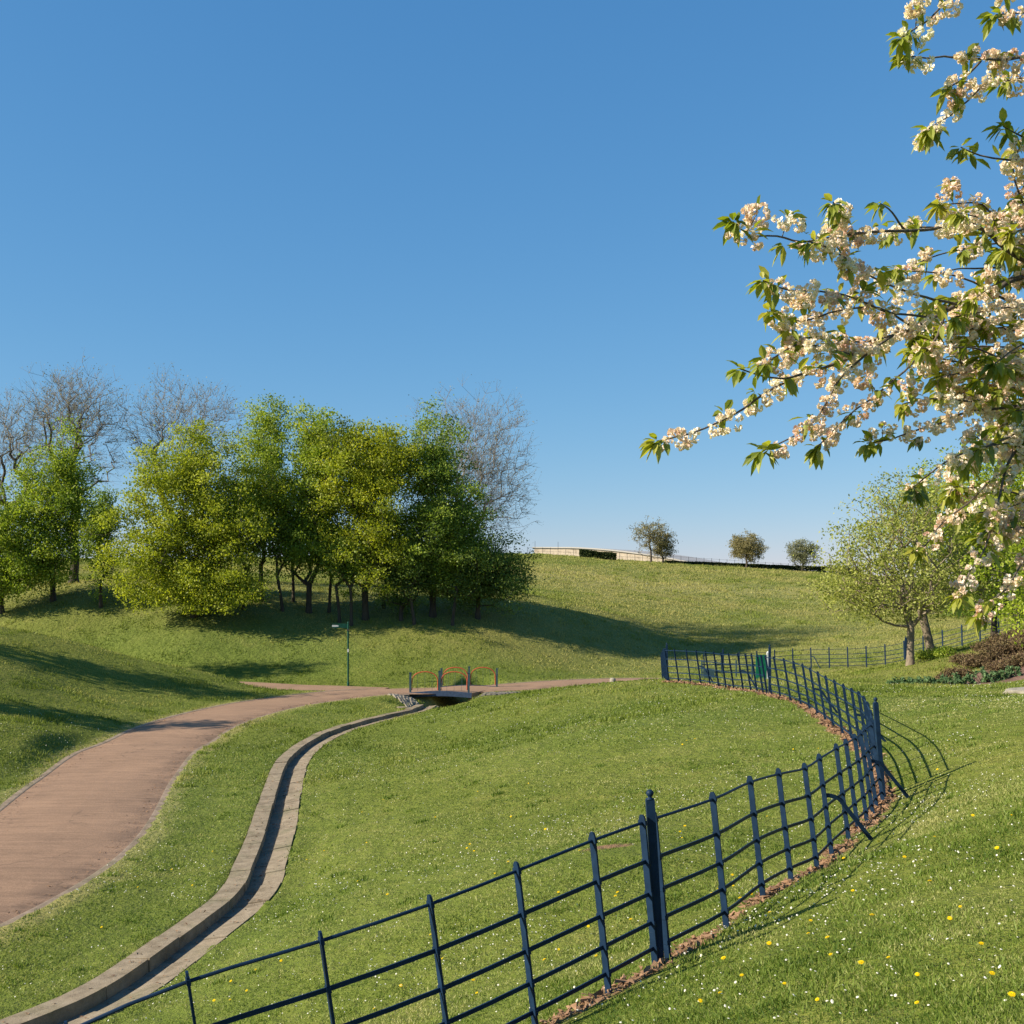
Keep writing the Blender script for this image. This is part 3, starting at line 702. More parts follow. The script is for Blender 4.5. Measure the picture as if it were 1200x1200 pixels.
Be, Le = section(fence, [(7.18, 31.2)] + fence_end[1:-1] + [(5.33, 37.6)], (-.16, 0), (-.14, 0))
Br, Lr = section(fence, [(5.25, 37.75)] + fence_ret[1:], (-.06, 0), (-.06, 0))
for p, h, l in (((1.11, 8.335), 1.235, (-.06, 0)), ((5.22, 15.6), 1.36, (-.08, 0)), ((7.2, 31.0), 1.33, (0, 0)), ((5.28, 37.68), 1.25, (-.02, 0))):
    main_post(fence, fence_base(p), l, h, .032)
brace(fence, Bm[5], Lm[5], (1, .1), .66, .50); brace(fence, Bm[10], Lm[10], (1, .15), .64, .5)
brace(fence, Bf[5], Lf[5], (1, .0), .62, .5); brace(fence, Bf[10], Lf[10], (1, 0), .62, .5); brace(fence, Be[4], Le[4], (1, -.2), .6, .45); brace(fence, Be[9], Le[9], (1, -.2), .6, .45)

# second railing across the valley floor, running up the bank behind the right hand trees
fb_pts = walk(smooth_line([(11.2, 64.6), (14, 64.4), (16.7, 64), (21, 62.2), (24.2, 60.2), (25.6, 58.6), (27.4, 57.6), (29.5, 57.6)], .1), 21)
fz1 = fence_base(fb_pts[8])
fence2 = empty('estate_railing', fz1, 'distant blue metal railing crossing the valley floor behind the two sycamores', 'fence')
Bb, Lb = section(fence2, fb_pts, (-.03, 0), (-.03, 0), hp=1.2, th=.07)
main_post(fence2, fence_base((fb_pts[11][0]+.06, fb_pts[11][1]-.05)), (0, 0), 1.36, .05); main_post(fence2, fence_base((fb_pts[1][0]+.05, fb_pts[1][1]-.05)), (0, 0), 1.36, .05)
brace(fence2, Bb[6], Lb[6], (1, -.6), .7, .55)

# kissing gate hurdle seen through the end of the railing, and a green notice board
def hurdle():
    p = (8.3, 48.5); z = gh(*p)
    e = empty('metal_gate', (p[0], p[1], z), 'low blue grey metal gate seen through the far end of the railing', 'gate')
    for dx in (0, .62, 1.5, 2.2, 3.0):
        mb = MB(); mb.box((dx, 0, .55), (.06, .05, 1.2)); mb.build('post', M['teal_paint'], e)
    for zz in (.3, .62, .95):
        mb = MB(); mb.box((1.5, .04, zz), (3.0, .03, .05)); mb.build('bar', M['teal_paint'], e)
    mb = MB(); mb.box((.3, -.04, .5), (.5, .03, .5)); mb.build('plate', M['teal_paint'], e)
hurdle()
def board():
    Yb = 44.0; x = (894-600)/F*Yb; z = gh(x, Yb)
    e = empty('notice_board', (x, Yb, z), 'green notice board on a pale post behind the far end of the railing', 'notice board')
    mb = MB(); mb.box((-.07, 0, .62), (.42, .06, 1.0)); mb.build('panel', M['green_board'], e)
    mb = MB(); mb.box((.20, .0, .58), (.10, .09, 1.26)); mb.lathe((.20, 0, 1.21), [(.05, 0), (.04, .03), (.01, .05)], 8); mb.build('post', M['white_paint'], e)
board()

# ------------------------------------------------------------------ footbridge, sett aprons, fingerpost, stones
def bridge():
    yn, yf = 54.0, 57.0; xn0, xf0 = -4.95, -3.62; sp = 1.42
    z0 = float(base_h(np.array([-3.3]), np.array([55.5]))[0])-.02
    e = empty('footbridge', (-3.2, 55.6, z0), 'small arched footbridge with red hooped railings over the dark channel', 'bridge')
    O = e.location
    def zt(u): return z0+.05+.09*math.sin(math.pi*min(1, max(0, u)))
    # deck: an arched slab running along the path, skewed
    mb = MB(); vs = []; n = 12
    for i in range(n+1):
        u = i/n
        for (x0, y, s_) in ((xn0-.15, yn-.16, 0), (xf0-.15, yf+.12, 0)):
            x = x0+u*(2*sp+.3)
            vs += [(x-O.x, y-O.y, zt(u)-O.z), (x-O.x, y-O.y, zt(u)-.22-O.z)]
    fs = []
    for i in range(n):
        b = i*4; c = b+4
        fs += [(b, c, c+2, b+2), (b+1, b+3, c+3, c+1), (b, b+1, c+1, c), (b+2, c+2, c+3, b+3)]
    fs += [(0, 2, 3, 1), (n*4, n*4+1, n*4+3, n*4+2)]
    mb.add(vs, fs); mb.build('deck', M['path'], e)
    for (x0, y) in ((xn0-.15, yn-.16-.045), (xf0-.15, yf+.12+.045)):      # painted arched girders closing the deck's two sides
        Q = [(x0+i/n*(2*sp+.3)-O.x, y-O.y, zt(i/n)-.10-O.z) for i in range(n+1)]
        mb = MB(); mb.sweep(Q, [(-.04, -.125), (.04, -.125), (.04, .125), (-.04, .125)]); mb.build('girder', M['deck_paint'], e)
    for (x0, y) in ((xn0, yn), (xf0, yf)):
        r = empty('railing', (0, 0, 0)); r.parent = e
        for i in range(3):
            x = x0+i*sp; zb = zt(i/2)
            mb = MB(); mb.box((x-O.x, y-O.y, zb+.42-O.z), (.10, .08, 1.08)); mb.box((x-O.x, y-O.y, zb+.975-O.z), (.125, .10, .03)); mb.build('post', M['teal_paint'], r)
        for i in range(2):
            x = x0+i*sp+.08; wbay = sp-.16; zb = zt(.5)
            Q = [(x+wbay*(.5-.5*math.cos(math.pi*k_/16))-O.x, y-O.y, zb+.44+.50*math.sin(math.pi*k_/16)**.75-O.z) for k_ in range(17)]
            Q = [(Q[0][0], Q[0][1], zb+.05-O.z)] + Q + [(Q[-1][0], Q[-1][1], zb+.05-O.z)]
            mb = MB(); mb.tube(Q, .027, 7); mb.build('hoop', M['red_paint'], r)
            for k_ in (.22, .5, .78):
                mb = MB(); xx = x+wbay*k_; mb.box((xx-O.x, y-O.y, zb+.42-O.z), (.012, .012, .82)); mb.build('baluster', M['teal_paint'], r)
    # abutment walls under the deck
    for sx in (-1, 1):
        mb = MB()
        a0 = (xn0-.15 if sx < 0 else xn0+2*sp+.15); a1 = (xf0-.15 if sx < 0 else xf0+2*sp+.15); dz = .75
        vs = [(a0-O.x-.12*sx*0, yn-O.y-.1, -.95), (a0-O.x+.18*(-sx), yn-O.y-.1, -.95), (a1-O.x+.18*(-sx), yf-O.y+.1, -.95), (a1-O.x, yf-O.y+.1, -.95)]
        vs += [(v[0], v[1], .03) for v in vs]
        mb.add(vs, [(3,2,1,0),(4,5,6,7),(0,1,5,4),(1,2,6,5),(2,3,7,6),(3,0,4,7)]); mb.build('abutment', M['dark_stone'], e)
bridge()

def apron(quad, name, seed, nu=8, nv=12):
    """stone setts bedded on the sloping bank inside a four cornered outline"""
    rnd = random.Random(seed); q = [np.array(p_, float) for p_ in quad]      # a0 a1 (top edge), b0 b1 (foot)
    c = sum(q)/4; zc = gh(c[0], c[1]); mb = MB()
    def pt(u, v): return (1-v)*((1-u)*q[0]+u*q[1])+v*((1-u)*q[2]+u*q[3])
    for j in range(nv):
        for i in range(nu):
            o_ = .5/nu if j % 2 else 0; k1 = rnd.uniform(.05, .10); k2 = rnd.uniform(.05, .10)
            u0, u1 = (i+k1)/nu+o_, (i+1-k2)/nu+o_; v0, v1 = (j+.07)/nv, (j+.93)/nv; h_ = rnd.uniform(.035, .075)
            if u1 > 1.02: continue
            P4 = [pt(u0, v0), pt(u1, v0), pt(u1, v1), pt(u0, v1)]; Z4 = [gh(p_[0], p_[1])-zc for p_ in P4]; m_ = sum(P4)/4; mz = sum(Z4)/4
            top = [(p_[0]*.82+m_[0]*.18-c[0], p_[1]*.82+m_[1]*.18-c[1], z_+h_) for p_, z_ in zip(P4, Z4)]
            mid = [(p_[0]-c[0], p_[1]-c[1], z_+h_*.55) for p_, z_ in zip(P4, Z4)]; bot = [(p_[0]-c[0], p_[1]-c[1], z_-.1) for p_, z_ in zip(P4, Z4)]
            mb.add(bot+mid+top, [(8, 9, 10, 11)]+[(a_, (a_+1) % 4, 4+(a_+1) % 4, 4+a_) for a_ in range(4)]+[(4+a_, 4+(a_+1) % 4, 8+(a_+1) % 4, 8+a_) for a_ in range(4)])
    o = mb.build(name, M['sett'], None, (c[0], c[1], zc)); tag(o, kind='structure')
apron(((-6.5, 53.2), (-4.9, 53.85), (-4.6, 50.4), (-3.9, 51.0)), 'sett_apron', 1)
apron(((-1.7, 53.85), (.5, 54.1), (-2.7, 51.9), (-.6, 52.1)), 'sett_apron', 2)
# stone threshold where the channel meets the ditch
mb = MB(); mb.box((0, 0, 0), (1.5, .35, .22), .25); mb.box((-.6, -.25, .02), (.4, .5, .28), .25); mb.box((.75, .15, .05), (.35, .5, .2), .25)
tag(mb.build('stone_sill', M['kerb'], None, (-4.15, 48.2, gh(-5.1, 48.2)-.16)), 'low stone sill where the gutter drops towards the bridge', 'stone')

def fingerpost():
    Yb = 57.6; x = (408-600)/F*Yb; z = gh(x, Yb)
    e = empty('fingerpost', (x, Yb, z), 'dark green fingerpost with one pale tipped arm beside the path', 'signpost')
    mb = MB(); mb.lathe((0, 0, -.1), [(.06, 0), (.06, .25), (.046, .3), (.046, 3.36), (.05, 3.37), (.03, 3.42), (.004, 3.44)], 12); mb.build('post', M['green_paint'], e)
    a = .12; ca, sa = math.cos(a), math.sin(a)
    mb = MB(); pr = [(-.05, 3.0), (-.80, 3.0), (-.86, 3.11), (-.80, 3.23), (-.05, 3.23)]
    vs = [(u*ca+t*sa*-1, u*sa+t*ca, zz) for t in (-.018, .018) for u, zz in pr]; n = 5
    mb.add(vs, [tuple(range(n)), tuple(range(2*n-1, n-1, -1))]+[(i, i+n, (i+1) % n+n, (i+1) % n) for i in range(n)])
    arm = mb.build('arm', M['green_paint'], e)
    mb = MB(); mb.add([(u*ca-.021*-1*sa*-1, u*sa-.021*ca, zz) for u, zz in ((-.82, 3.06), (-.52, 3.07), (-.46, 3.11), (-.54, 3.15), (-.82, 3.16))], [(0, 1, 2, 3, 4)]); mb.build('plate', M['white_paint'], arm)
    mb = MB(); mb.box((0, -.05, 1.83), (.07, .012, .16)); mb.build('sticker', M['white_paint'], e)
    mb = MB(); mb.box((-.02, -.055, 2.9), (.10, .014, .10)); mb.build('bracket', M['dark_metal'], e)
fingerpost()

def bollard():
    Yb = 56.5; x = (718-600)/F*Yb
    for Yb in np.arange(40, 62, .25):
        x = (718-600)/F*Yb
        if (HY-(gh(x, Yb)-E)*F/Yb) < 802 and Yb > 55: break
    z = gh(x, Yb)
    e = empty('marker_stone', (x, Yb, z), 'short pale marker stone at the edge of the far path', 'marker stone')
    mb = MB(); mb.lathe((0, 0, -.05), [(.17, 0), (.165, .30), (.14, .37), (.05, .40), (.005, .402)], 10); mb.build('body', M['boulder'], e, smooth=True)
bollard()

def boulder(name, loc, size, label, seed):
    r_ = np.random.default_rng(seed); nu, nv = 28, 14; V = []
    ph = r_.random(12)*6.28
    for j in range(nv+1):
        th = math.pi*j/nv
        for i in range(nu):
            a = 2*math.pi*i/nu
            d = 1+.10*math.sin(3*a+ph[0])+.08*math.sin(5*a+ph[1]+2*th)+.06*math.sin(7*a+3*th+ph[2])
            x, y, zz = math.cos(a)*math.sin(th)*d, math.sin(a)*math.sin(th)*d, math.cos(th)
            zz = math.copysign(abs(zz)**.6, zz)*(1+.10*math.sin(2*a+ph[3])+.07*math.sin(4*x+ph[4]))
            V.append((x*size[0], y*size[1], zz*size[2]))
    Fc = [(j*nu+i, (j+1)*nu+i, (j+1)*nu+(i+1) % nu, j*nu+(i+1) % nu) for j in range(nv) for i in range(nu)]
    o = npmesh(name, V, Fc, M['boulder'], None, loc, True); tag(o, label, 'stone')
boulder('boulder', (14.05, 29.4, gh(14.05, 29.4)-.03), (1.0, .45, .14), 'flat pale stone slab lying in the lawn below the flower bed', 3)

# ------------------------------------------------------------------ foliage builders
def tubes_mesh(E0, E1, R0, R1, sides):
    """frusta for many edges at once"""
    E0, E1 = np.asarray(E0), np.asarray(E1); d = E1-E0; ln = np.linalg.norm(d, axis=1); d = d/np.maximum(ln, 1e-6)[:, None]
    ref = np.where(np.abs(d[:, 2:3]) < .9, np.array([[0, 0, 1.]]), np.array([[1., 0, 0]]))
    u = np.cross(d, ref); u /= np.linalg.norm(u, axis=1)[:, None]; v = np.cross(d, u)
    a = np.arange(sides)*2*math.pi/sides
    ring = u[:, None, :]*np.cos(a)[None, :, None]+v[:, None, :]*np.sin(a)[None, :, None]
    A = E0[:, None]+ring*np.asarray(R0)[:, None, None]; B = E1[:, None]+(d*np.minimum(ln*.04, .02)[:, None])[:, None]+ring*np.asarray(R1)[:, None, None]
    V = np.concatenate([A, B], 1).reshape(-1, 3); n = len(E0); b = (np.arange(n)*2*sides)[:, None]; k_ = np.arange(sides)[None]; k2 = (k_+1) % sides
    return V, np.stack([b+k_, b+k2, b+sides+k2, b+sides+k_], -1).reshape(-1, 4)

def leaves_mesh(C, size, tone, droop=.35, aspect=.55, r_=None):
    """one folded rhombic leaf (2 triangles sharing the midrib, as a quad) at each centre"""
    r_ = r_ or rng; n = len(C)
    t = r_.normal(0, 1, (n, 3)); t[:, 2] -= droop; t /= np.linalg.norm(t, axis=1)[:, None]
    q = r_.normal(0, 1, (n, 3)); q[:, 2] *= .5; s_ = np.cross(t, q); s_ /= np.maximum(np.linalg.norm(s_, axis=1), 1e-6)[:, None]
    L = (size*(.65+.7*r_.random(n)))[:, None] if np.ndim(size) == 0 else (size*(.65+.7*r_.random(n)))[:, None]
    V = np.stack([C-t*L*.5, C+s_*L*aspect*.5, C+t*L*.5, C-s_*L*aspect*.5], 1).reshape(-1, 3)
    return V, np.arange(4*n).reshape(-1, 4), np.clip(tone, 0, 1)

def grow(base_h_, trunk, attr, k=.3, seed=0, sub=.6, bend=.12, sag=-.10):
    """connects attraction points to a trunk, nearest first. returns nodes, parents"""
    r_ = np.random.default_rng(seed)
    N = [np.array(p, float) for p in trunk]; par = [-1]+list(range(len(trunk)-1)); pl = [0.]
    for i in range(1, len(trunk)): pl.append(pl[-1]+np.linalg.norm(N[i]-N[i-1])*.35)
    root = N[-1]; order = np.argsort(np.linalg.norm(attr-root, axis=1)+attr[:, 2]*.15)
    cap = 200000; NA = np.zeros((cap, 3)); PA = np.zeros(cap); cnt = len(N); NA[:cnt] = N; PA[:cnt] = pl; par = list(par)
    tips = np.zeros(len(attr), int); lo = trunk[-1][2]-.15 if sag >= 0 else trunk[max(0, len(trunk)-3)][2] if len(trunk) > 3 else trunk[0][2]
    for ai in order:
        p = attr[ai]; dv = p-NA[:cnt]; d = np.linalg.norm(dv, axis=1)
        cost = d+k*PA[:cnt]+np.where(NA[:cnt, 2] > p[2], .9*(NA[:cnt, 2]-p[2]), 0)+np.where(NA[:cnt, 2] < lo, 4, 0)
        j = int(np.argmin(cost)); m = max(1, int(d[j]/sub)); a = NA[j].copy(); prev = j
        off = r_.normal(0, bend, 3)*d[j]; off[2] += sag*d[j]
        for s_ in range(1, m+1):
            u = s_/m; q = a+(p-a)*u+off*math.sin(math.pi*u)*.8
            NA[cnt] = q; PA[cnt] = PA[prev]+np.linalg.norm(q-NA[prev]); par.append(prev); prev = cnt; cnt += 1
        tips[ai] = prev
    return NA[:cnt], np.array(par), tips

def tree(name, label, xy, trunk_h, crown, n_cl, n_leaf, lsize, mat, bark='bark', r0=.18, seed=1, cl_r=.5, tip_r=.012, lean=(0, 0), group=None, tone_var=.28, forks=1,
         twigs=0, twig_len=.5, shell=.45, cat='tree', sides=5, k=.3, tone_bias=0, ragged=.22, pwr=.5, fork_tops=None, droop=.35, leaf_part='crown', zoff=0, aspect=.55, sub=.6, bend=.10, zmin=.35, sag=-.10):
    """trunk_h: clear trunk height; crown: list of ellipsoids (cx,cy,cz,rx,ry,rz,weight) relative to the base"""
    r_ = np.random.default_rng(seed)
    z = gh(*xy)+zoff; e = empty(name, (xy[0], xy[1], z), label, cat, group)
    cr = np.array(crown, float); wts = cr[:, 6]/cr[:, 6].sum(); A = []
    ph = r_.random(6)*6.28
    for c, wgt in zip(cr, wts):
        m = max(3, int(n_cl*wgt)); d = r_.normal(0, 1, (m, 3)); d /= np.linalg.norm(d, axis=1)[:, None]
        az = np.arctan2(d[:, 1], d[:, 0])
        rad = r_.random(m)**shell*(1+ragged*(np.sin(3*az+4*d[:, 2]+ph[0])*.5+np.sin(5*az-6*d[:, 2]+ph[1])*.5)+r_.normal(0, ragged*.35, m))
        A.append(c[:3]+d*rad[:, None]*c[3:6])
    A = np.concatenate(A); A = A[A[:, 2] > zmin]
    top = np.array([lean[0]*trunk_h, lean[1]*trunk_h, trunk_h]); nt_ = max(3, int(trunk_h/.7))
    tr = [(top*(i/nt_)+np.array([math.sin(i*1.3+ph[2])*.03*trunk_h*.3, math.cos(i*1.7+ph[3])*.03*trunk_h*.3, -.25 if i == 0 else 0])) for i in range(nt_+1)]
    NA, par, tips = grow(trunk_h, tr, A, k, seed, sub=sub, bend=bend, sag=sag)
    # twigs
    if twigs:
        ex = []; 
        base = NA[tips]; 
        P0 = np.repeat(base, twigs, 0); dr = r_.normal(0, 1, P0.shape); out = P0-np.array([top[0], top[1], cr[:, 2].mean()*.8]); out /= np.linalg.norm(out, axis=1)[:, None]
        dr = dr/np.linalg.norm(dr, axis=1)[:, None]*.75+out*.8; dr[:, 2] += .15; dr /= np.linalg.norm(dr, axis=1)[:, None]
        P1 = P0+dr*(twig_len*(.5+r_.random(len(P0))))[:, None]
    wgt = np.zeros(len(NA)); np.add.at(wgt, tips, 1.)
    for i in range(len(NA)-1, 0, -1): wgt[par[i]] += wgt[i]
    rad = np.maximum(tip_r, r0*(wgt/wgt[0])**pwr)
    i = np.arange(1, len(NA)); rA = rad[par[i]].copy(); rA = np.minimum(rA, rad[i]*1.6)
    flare = np.ones(len(NA)); 
    big = rad[i] > .06
    Vs = []; Fs = []; Ms = []; off = 0
    def put(V, Q, mi=0):
        nonlocal off
        Ms.append(np.full(len(Q), mi))
        Vs.append(V); Fs.append(Q+off); off += len(V)
    for msk, sd in ((big, 9), (~big, sides)):
        ii_ = i[msk]
        if len(ii_): put(*tubes_mesh(NA[par[ii_]], NA[ii_], rA[msk], rad[ii_], sd), 0 if sd == 9 else 1)
    # root flare
    put(*tubes_mesh(np.array([[tr[0][0], tr[0][1], -.3]]), np.array([[tr[0][0]*.5+tr[1][0]*.5, tr[0][1]*.5+tr[1][1]*.5, .45]]), np.array([r0*1.5]), np.array([r0*1.02]), 9))
    if twigs: put(*tubes_mesh(P0, P1, np.full(len(P0), tip_r*.8), np.full(len(P0), tip_r*.4), 3), 1)
    o1 = npmesh('trunk', np.concatenate(Vs), np.concatenate(Fs), M[bark], e, smooth=True) if bark != 'twig' else npmesh('trunk', np.concatenate(Vs), np.concatenate(Fs), None, e, smooth=True, mats=[M['bark'], M['twig']], midx=np.concatenate(Ms))
    if n_leaf:
        src = P1 if twigs else NA[tips]; m = len(src); n = m*n_leaf
        ct = r_.normal(0, 1, m)*tone_var*.7
        C = np.repeat(src, n_leaf, 0)+r_.normal(0, 1, (n, 3))*cl_r*np.array([1, 1, .62])
        tone = .5+tone_bias+np.repeat(ct, n_leaf)+r_.normal(0, tone_var*.6, n)
        C = C[C[:, 2] > .15] if True else C; tone = tone[:len(C)]
        V, Q, tn = leaves_mesh(C, lsize, tone, droop, aspect, r_)
        npmesh(leaf_part, V, Q, M[mat], e, attrs={'tone': ('FACE', tn)})
    return e

def tx(px, Y): return (px-600)/F*Y
# ------------------------------------------------------------------ the trees
GL = 'trees of the grove on the knoll'
# left group
MP = dict(group=GL, cl_r=.37, shell=.42, ragged=.38, tone_var=.34)
BT = dict(group=GL, sides=3, shell=.5, pwr=.56, tip_r=.011, twigs=4, cl_r=.18, bend=.045, sub=.8, k=.22, ragged=.2)
tree('maple_tree', 'fresh green tree cut by the left edge of the view, with low leafy boughs', (tx(2, 70), 70), 1.6, [(0, 0, 5.0, 2.5, 2.4, 4.0, 1), (-.9, 0, 3.0, 2.2, 2.2, 2.4, .5), (.3, -.8, 2.0, 2.0, 1.6, 1.4, .35)], 170, 123, 0.158, 'leaf_fresh', r0=0.140, seed=11, **MP)
tree('maple_tree', 'bright green tree in front of the tall bare ash, left of the small slim one', (tx(62, 71), 71), 1.7, [(0, 0, 4.4, 2.7, 2.5, 3.3, 1), (.9, 0, 8.2, 1.3, 1.6, 3.0, .55), (-.8, -.3, 6.4, 2.0, 1.8, 2.6, .5), (-.6, -1, 2.2, 2.4, 1.7, 1.6, .45)], 310, 119, 0.154, 'leaf_fresh', r0=0.168, seed=12, **MP)
tree('ash_tree', 'tall bare ash with a wide twiggy crown above the bright green tree', (tx(87, 76), 76), 4.2, [(0, 0, 10.5, 3.5, 3.4, 4.2, 1), (0, 0, 11.8, 2.6, 2.6, 2.6, .3)], 680, 1, .11, 'leaf_bud', 'twig', r0=.30, seed=13, twig_len=.75, **BT)
tree('ash_tree', 'bare ash at the left edge, shorter than the tall one beside it', (tx(6, 78), 78), 4.0, [(.3, 0, 9.8, 3.1, 3, 4.2, 1)], 430, 1, .11, 'leaf_bud', 'twig', r0=.24, seed=14, twig_len=.7, **BT)
tree('young_tree', 'small slim dark tree standing alone in the gap between the two groups', (tx(118, 70), 70), 1.6, [(0, 0, 4.2, 1.05, 1.05, 3.3, 1), (.2, 0, 6.0, .8, .8, 1.7, .3)], 120, 80, 0.149, 'leaf_dark', r0=.11, seed=15, cl_r=.3, group=GL)
# main clump
tree('maple_tree', 'broad yellow green maple with boughs sweeping to the grass, leftmost of the clump', (tx(228, 68.5), 68.5), 1.5, [(0, 0, 5.6, 4.5, 3.4, 4.2, 1), (-.4, -.4, 9.2, 2.9, 2.4, 2.6, .42), (-2.2, -.8, 3.2, 3.0, 2.2, 2.3, .42), (1.0, -1.4, 1.7, 3.4, 1.8, 1.5, .5), (2.2, -.5, 6.2, 2.6, 2.2, 2.6, .3)], 640, 133, 0.154, 'leaf_yellowgreen', r0=0.210, seed=21, **MP)
tree('ash_tree', 'bare ash whose twigs rise behind the broad yellow green maple', (tx(212, 78), 78), 4.0, [(0, 0, 10.4, 4.7, 3.4, 3.8, 1)], 620, 1, .11, 'leaf_bud', 'twig', r0=0.196, seed=22, twig_len=.75, **BT)
tree('birch_tree', 'narrow light green tree with airy pointed top between the yellow maple and the olive oak', (tx(306, 72), 72), 2.4, [(0, 0, 7.0, 2.3, 2.2, 5.2, 1), (.4, 0, 11.0, 1.1, 1.0, 2.5, .25)], 260, 102, 0.141, 'leaf_fresh', r0=0.140, seed=23, tone_bias=.08, group=GL, cl_r=.38, shell=.5, ragged=.3)
tree('maple_tree', 'mid green tree with a notched top right of the narrow light green one', (tx(362, 71), 71), 1.8, [(0, 0, 7.4, 2.8, 2.6, 4.9, 1), (.3, -.6, 4.2, 2.6, 2.3, 1.9, .35), (.5, 0, 10.6, 1.6, 1.6, 2.1, .25)], 370, 122, 0.154, 'leaf_fresh', r0=0.182, seed=24, tone_bias=-.02, **MP)
tree('oak_tree', 'large olive and gold tinted oak in the middle of the clump', (tx(428, 70.5), 70.5), 2.0, [(0, 0, 8.0, 3.6, 3.0, 4.3, 1), (.4, -.8, 4.0, 3.0, 2.4, 2.1, .35), (-.5, 0, 10.9, 2.3, 2.0, 1.9, .28), (1.6, -.3, 9.6, 1.9, 1.8, 2.0, .25)], 500, 128, 0.149, 'leaf_olive', r0=0.210, seed=25, **MP)
tree('hornbeam_tree', 'tall dark green tree with a pointed top at the right end of the clump', (tx(507, 71.5), 71.5), 1.8, [(0, 0, 6.3, 3.3, 3.0, 4.3, 1), (-.1, 0, 10.4, 1.9, 1.8, 3.0, .38), (1.5, -.2, 4.8, 2.6, 2.2, 3.2, .42), (-1.2, -.6, 4.0, 2.3, 2, 1.7, .25)], 500, 122, 0.154, 'leaf_dark', r0=0.210, seed=26, **MP)
tree('ash_tree', 'tall bare ash leaning out behind the right end of the clump', (tx(535, 77), 77), 4.4, [(1.0, 0, 9.4, 4.4, 3.6, 4.7, 1), (2.3, 0, 6.6, 2.7, 2.4, 3.0, .3)], 1080, 1, .10, 'leaf_bud', 'twig', r0=0.238, seed=27, twig_len=.8, lean=(.08, 0), **BT)
tree('holm_oak_tree', 'low very dark spreading tree at the foot of the clump, on its right hand side', (tx(560, 72), 72), 1.2, [(0, -.2, 3.3, 3.0, 2.6, 2.6, 1), (1.3, -.4, 2.4, 2.0, 1.8, 1.8, .5), (-1.2, -.5, 2.2, 1.8, 1.8, 1.6, .35)], 280, 116, 0.141, 'leaf_deep', r0=0.154, seed=28, **MP)
tree('hawthorn_tree', 'low dark hawthorn in the shade under the olive oak', (tx(470, 70.5), 70.5), 1.0, [(0, 0, 2.9, 1.9, 1.6, 2.0, 1)], 120, 102, 0.141, 'leaf_deep', r0=.12, seed=29, **MP)
for i_, (px, Y, h_, lb) in enumerate(((285, 70, 5.2, 'thin dark stemmed sapling just right of the yellow maple boughs'), (331, 70.6, 5.6, 'crooked sapling with bare lower stem, below the narrow light tree'), (344, 73, 5.0, 'upright sapling half hidden below the mid green tree'), (398, 69.6, 4.8, 'slanting sapling in front of the mid green tree'), (449, 73, 5.2, 'sapling with pale lit bark behind the olive oak'), (412, 69.2, 5.0, 'dark slender sapling just left of the olive oak trunk'), (385, 71.5, 5.4, 'thin upright sapling between the mid green tree and the slanting one'), (486, 69.8, 5.0, 'slender sapling between the hawthorn and the tall dark tree'), (530, 70.2, 4.6, 'twin of the slender sapling, right of the tall dark trunk'), (262, 69.6, 4.6, 'leaning sapling inside the yellow maple boughs'))):
    tree('sapling', lb, (tx(px, Y), Y), 2.3, [(random.uniform(-.4, .4), 0, h_*.86, 1.1, 1.1, h_*.30, 1)], 46, 67, 0.149, 'leaf_dark' if i_ % 2 else 'leaf_fresh', r0=.10, seed=40+i_, cl_r=.34, lean=(random.uniform(-.15, .15), 0), group='saplings under the grove')
# on the hilltop
hx = [('hilltop_tree', 'tallest hilltop tree, thin brownish crown on a clear stem by the pale building', 763, 148, 6.0, 2.75, 'leaf_hilltop', 130, 15),
      ('hilltop_tree', 'smaller brown tinged tree touching the tallest one on the hilltop', 777, 150, 4.3, 1.45, 'leaf_hilltop', 90, 30),
      ('hilltop_tree', 'round olive hilltop tree standing alone midway along the skyline', 875, 149, 4.6, 2.35, 'leaf_hilltop', 170, 36),
      ('hilltop_tree', 'small grey green hilltop tree, last before the sycamore crown', 940, 149, 4.2, 2.0, 'leaf_grey', 120, 30)]
for i_, (nm, lb, px, Y, h_, rw, mt, ncl, nl) in enumerate(hx):
    ch = h_*(.80 if i_ == 0 else .84)
    tree(nm, lb, (tx(px, Y), Y), h_-ch, [(0, 0, h_-ch*.5, rw, rw, ch*.5, 1), (0, 0, h_-ch*.45, rw*.8, rw*.8, ch*.44, .5)], int(ncl*1.3), int(nl*1.5), .17, mt, 'bark', r0=.13, seed=60+i_, cl_r=.28, tip_r=.022, group='trees on the hilltop', shell=.4, sub=.5)
# sycamores on the right
tree('sycamore_tree', 'sycamore with a straight stout trunk and open pale green crown beside the flower bed', (tx(1067, 50), 50), 1.75, [(-.2, 0, 4.7, 3.9, 3.2, 3.1, 1), (-2.3, -.2, 3.5, 2.2, 2, 1.7, .4), (.3, 0, 7.0, 2.2, 2, 1.6, .35), (.9, .2, 3.6, 2.3, 2.2, 1.8, .3)], 600, 38, .122, 'leaf_pale', 'bark_grey', r0=.16, seed=71, cl_r=.26, tip_r=.011, group='sycamores by the flower bed', twigs=1, twig_len=.4, shell=.5, ragged=.28, k=.42, pwr=.42, zmin=2.3, sag=.0)
tree('sycamore_tree', 'second sycamore with a leaning forked trunk, behind the straight one', (tx(1092, 54), 54), 2.2, [(.6, 0, 5.6, 3.2, 3.0, 3.2, 1), (2.4, 0, 4.6, 2.5, 2.4, 2.4, .5)], 430, 46, .14, 'leaf_fresh', 'bark_grey', r0=.2, seed=72, cl_r=.3, tip_r=.012, group='sycamores by the flower bed', twigs=1, twig_len=.4, lean=(-.22, 0), shell=.5, pwr=.47, tone_bias=.12, zmin=2.6, sag=.0)
